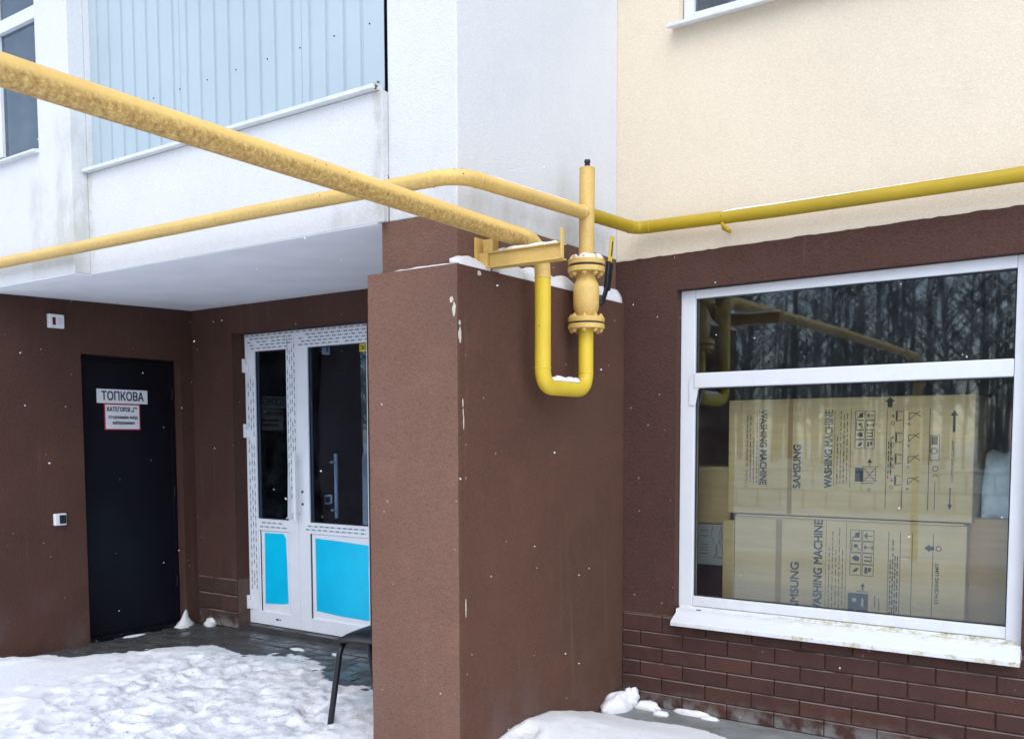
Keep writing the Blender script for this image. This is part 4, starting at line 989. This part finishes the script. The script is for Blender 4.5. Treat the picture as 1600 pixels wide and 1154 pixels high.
snow_strip([(x, 3.327, 2.2462) for x in np.arange(-2.40, -2.075, .02)], .026, .013, 'pipe_snow', 'snow on top of the bracket beam', seed=5)
snow_strip([(x, 3.327, 2.18) for x in np.arange(-2.475, -2.43, .01)], .02, .010, 'pipe_snow', 'dab of snow at the root of the bracket', seed=15)
for sgn, lab in ((1, 'snow on the top valve flange, outer side'), (-1, 'snow on the top valve flange, wall side')):
    A = [(XP+.062*math.cos(a)*1, vy+.062*math.sin(a), 2.300) for a in np.linspace(-PI/2-.2+(0 if sgn > 0 else PI), PI/2-.1+(0 if sgn > 0 else PI), 12)]
    m_ = snow_strip(A, .022, .026, 'flange_snow', lab, seed=6+sgn)
snow_strip([(x, 4.455, 2.524+.0285+.003*(x+1.6)*.0) for x in np.arange(-1.95, 1.5, .06)], .017, .008, 'pipe_snow', 'thin line of snow along the mustard wall pipe on the right', seed=8, n=3)
snow_strip([(XP, y, 2.482+.0285+(y-2.976)*.038) for y in np.arange(3.15, 3.85, .03)], .014, .0055, 'pipe_snow', 'thin line of snow along the sloping pipe left of the valve', seed=9, n=3)
# clumps by the brick wall
def clump(c, rx, ry, rz, name, label, seed, group=None):
    m = MB(); nu, nv = 26, 12; vs = []; sd_ = seed*3.1
    for j in range(nv+1):
        ph = PI*j/nv
        for i in range(nu):
            a = 2*PI*i/nu; dx, dy, dz = math.sin(ph)*math.cos(a), math.sin(ph)*math.sin(a), math.cos(ph)
            nn = 1+.42*(float(fbm(np.array([dx*1.7+sd_]), np.array([dy*1.7+dz*2.1]), 1.3, 3, seed)[0])-.5)*2*.8
            vs.append((c[0]+rx*dx*nn, c[1]+ry*dy*nn, c[2]+rz*dz*nn))
    fs = [(j*nu+i, j*nu+(i+1) % nu, (j+1)*nu+(i+1) % nu, (j+1)*nu+i) for j in range(nv) for i in range(nu)]
    m.add(vs, fs, True); return m.build(name, M_snow, None, c, label=label, cat='snow')
clump((-2.385, 4.40, .015), .075, .12, .075, 'snow_heap', 'lumpy snow heap in the corner where block meets brick wall', 1)
clump((-2.345, 4.475, .055), .045, .045, .055, 'snow_lump', 'rounded lump topping the snow heap in the corner', 2)
clump((-2.25, 4.49, .01), .075, .035, .035, 'snow_lump', 'low lump of snow against the bricks just right of the heap', 3)
clump((-2.14, 4.42, .008), .045, .03, .02, 'snow_lump', 'small snow lump on the concrete strip', 4)
clump((-2.0, 4.515, .006), .12, .022, .022, 'snow_lump', 'thin patch of snow along the brick wall foot', 5)
clump((-1.9, 4.495, .006), .05, .018, .014, 'snow_lump', 'last small patch of snow along the brick wall foot', 6)
m = MB(); vs = []; nu = 22; pr0 = [(1, -.02), (.72, .022), (.48, .05), (.33, .075), (.22, .10), (.12, .118), (.02, .128)]
for (q, z) in pr0:
    for i in range(nu):
        a = 2*PI*i/nu; nn = 1+.3*math.sin(a*2+z*30)*.6+.2*math.sin(a*5+1+z*50)
        vs.append((-6.262+q*.045*nn*math.cos(a)+.05*z, 4.502+q*.085*nn*math.sin(a)+.10*z, z))
m.add(vs, [(j*nu+i, j*nu+(i+1) % nu, (j+1)*nu+(i+1) % nu, (j+1)*nu+i) for j in range(6) for i in range(nu)]+[tuple(6*nu+i for i in range(nu))], True)
m.build('snow_drift', M_snow, None, (-6.262, 4.50, 0), label='pointed snow drift at the right foot of the black door', cat='snow')
clump((-6.10, 4.62, .01), .05, .04, .05, 'snow_drift', 'little snow drift under the stone tiles left of the glass door', 8)
clump((-4.9, 4.42, .0), .07, .025, .012, 'snow_patch', 'scrap of snow on the paving below the door seam', 9)
clump((-4.55, 4.46, .0), .05, .02, .012, 'snow_patch', 'scrap of snow on the paving below the wide door leaf', 10)
clump((-6.24, 4.05, .0), .03, .09, .010, 'snow_patch', 'streak of snow on the threshold of the black door', 11)

# ------------------------------------------------------------------ black stool behind the block
stl = empty('stool', (-3.2, 3.5, 0), 'black tube framed stool half hidden behind the block', 'stool')
for (ox, oy) in ((0, 0), (.40, .15)):
    m = MB(); m.tube(arc_path([(-3.405+ox, 3.275+oy, -.01), (-3.378+ox, 3.335+oy, .425), (-3.500+ox, 3.655+oy, .425), (-3.470+ox, 3.70+oy, -.01)], .07, 8), .0155, 14); m.build('leg_frame', M_black, stl)
m = MB(); c4 = [(-3.385, 3.31), (-2.97, 3.465), (-3.09, 3.80), (-3.515, 3.66)]; vs = []
K1 = 9
for jj in range(K1+1):
    for ii in range(K1+1):
        u_, v_ = ii/K1, jj/K1; x = (c4[0][0]*(1-u_)+c4[1][0]*u_)*(1-v_)+(c4[3][0]*(1-u_)+c4[2][0]*u_)*v_; y = (c4[0][1]*(1-u_)+c4[1][1]*u_)*(1-v_)+(c4[3][1]*(1-u_)+c4[2][1]*u_)*v_
        e = min(1, min(u_, 1-u_, v_, 1-v_)*5); vs.append((x, y, .448+.030*math.sqrt(e)+.006*math.sin(u_*9+v_*4)))
n_ = len(vs); vs += [(v[0], v[1], .436) for v in vs]; fs = []
for jj in range(K1):
    for ii in range(K1): a = jj*(K1+1)+ii; fs += [(a, a+1, a+K1+2, a+K1+1), (n_+a, n_+a+K1+1, n_+a+K1+2, n_+a+1)]
for q in range(K1):
    for (a, b_) in ((q, q+1), (K1*(K1+1)+q, K1*(K1+1)+q+1), (q*(K1+1), (q+1)*(K1+1)), (q*(K1+1)+K1, (q+1)*(K1+1)+K1)): fs.append((a, b_, n_+b_, n_+a))
m.add(vs, fs, True); m.build('seat', M_blackseat, stl)

# ------------------------------------------------------------------ falling snow
m = MB(); rs = random.Random(21)
for i in range(235):
    dist = rs.uniform(1.6, 5.5); u_, v_ = rs.uniform(-.56, .56), rs.uniform(-.27, .55)
    p = Vector((0, 0, 1.45))+fw*dist+rt*u_*dist+Vector((0, 0, 1))*(v_-.02)*dist
    if p.y > 4.4 or (p.x < -2.3 and p.y > 3.0 and p.x > -3.0) or (p.x < -2.4 and p.y > 4.3) or p.z < .1: continue
    r_ = (.0014+.0026*rs.random()**2)*(1.0 if dist > 2.2 else .8); ax = Vector((rs.uniform(-1, 1), rs.uniform(-1, 1), rs.uniform(-1, 1))).normalized()
    q = Matrix.Rotation(rs.uniform(0, PI), 3, ax); V = []
    for j, (a, b_, c) in enumerate(((1, 0, 0), (-1, 0, 0), (0, 1, 0), (0, -1, 0), (0, 0, 1), (0, 0, -1))):
        V.append(p+q@Vector((a*r_*rs.uniform(.7, 1.6), b_*r_*rs.uniform(.6, 1.1), c*r_*rs.uniform(.5, 1))))
    m.add(V, [(0, 2, 4), (2, 1, 4), (1, 3, 4), (3, 0, 4), (2, 0, 5), (1, 2, 5), (3, 1, 5), (0, 3, 5)], True)
m.build('falling_snow', M_flake, None, (-2, 2, 2), label='sparse snowflakes falling through the air', kind='stuff')

# ------------------------------------------------------------------ yard behind the camera, seen mirrored in the shop window
fn = empty('block_fence', (-3, -9.9, 0), 'low white block wall across the yard mirrored in the window', 'wall')
bm0 = None
for r in range(2):
    for i in range(44):
        x = -15+.47*i+(.2 if r else 0)
        if bm0 is None:
            o = MB().box(0, .435, -.15, .15, 0, .36 if 1 else 0).build('concrete_block', M_block, fn, None, .01, bseg=1)
            for v in o.data.vertices: v.co += ORG[fn.name]
            bm0 = o
        else: o = bm0.copy(); COL.objects.link(o); o.parent = fn
        o.location = Vector((x, -9.9, .02+r*.39))-ORG[fn.name]
MB().box(-15, 5.8, -10.01, -9.79, 0, .80).build('mortar_core', simple('dark_mortar', (.18, .19, .2), .9), fn)
MB().box(-15, 5.8, -10.09, -9.71, .802, .85).build('coping', M_block, fn)
def tree_meshes(seed):
    r = random.Random(seed); t = MB(); c = MB(); H_ = r.uniform(11, 15); lean = r.uniform(-.25, .25)
    pts = [Vector((lean*z/H_*2+.06*math.sin(z*1.3+seed), .05*math.cos(z+seed), z)) for z in np.linspace(-.2, H_, 9)]
    t.tube(pts, .1, 7, radii=[.085*(1-.85*i/8) for i in range(9)])
    for k_ in range(95):
        z = r.uniform(1.6, H_*.97); a = r.uniform(0, 2*PI); L = (H_-z)*.22+.7; f_ = z/H_*8; i = int(f_); p = pts[i].lerp(pts[min(i+1, 8)], f_-i)
        d_ = Vector((math.cos(a), math.sin(a), r.uniform(.5, 1.3))).normalized(); e = p+d_*L
        c.tube([p, p+d_*L*.5+Vector((0, 0, .05)), e], .02, 3, False, radii=[.026, .014, .005])
        for q in range(5):
            s_ = p+d_*L*r.uniform(.25, .95); d2 = (d_+Vector((r.uniform(-1, 1), r.uniform(-1, 1), r.uniform(-.4, .7)))).normalized()
            c.tube([s_, s_+d2*L*r.uniform(.25, .5)], .007, 3, False, radii=[.009, .003])
    return t, c
protos = []
for s_ in range(5):
    t_, c_ = tree_meshes(s_)
    root = empty('bare_tree', (0, 0, 0)); a = t_.build('trunk', M_barkpale if s_ % 2 else M_bark, root); b_ = c_.build('crown', M_bark, root); protos.append((root, a, b_))
used = set(); rt2 = random.Random(9)
for i in range(80):
    s_ = i % 5; root, a, b_ = protos[s_]
    if s_ in used: r0 = root.copy(); COL.objects.link(r0); ch = [q.copy() for q in (a, b_)]; [COL.objects.link(q) for q in ch]; [setattr(q, 'parent', r0) for q in ch]
    else: r0 = root; used.add(s_)
    yy = -20-rt2.random()**.8*24; xx = rt2.uniform(-26, 9)*(abs(yy)+8)/26
    r0.location = (xx, yy, 0); r0.rotation_euler = (0, 0, rt2.uniform(0, 6.28)); sc_ = rt2.uniform(.85, 1.25); r0.scale = (sc_, sc_, sc_)
    tag(r0, 'leafless tree in the wood behind the yard, mirrored in the window', 'tree', 'leafless trees behind the yard')
wd = MB(); rw_ = random.Random(31)
for i in range(520):
    x = rw_.uniform(-75, 45); y = rw_.uniform(-60, -42); h = rw_.uniform(9, 15)
    wd.tube([(x, y, -.1), (x+rw_.uniform(-.5, .5), y, h)], .1, 4, False, radii=[.10, .02])
    for q in range(16):
        z = rw_.uniform(2, h*.95); a = rw_.uniform(0, 6.28); L = rw_.uniform(.8, 2.2); wd.tube([(x, y, z), (x+L*math.cos(a), y+L*math.sin(a), z+L*.8)], .03, 3, False, radii=[.04, .01])
wd.build('far_wood', M_bark, None, (0, -50, 0), label='far leafless wood behind the yard', kind='stuff')
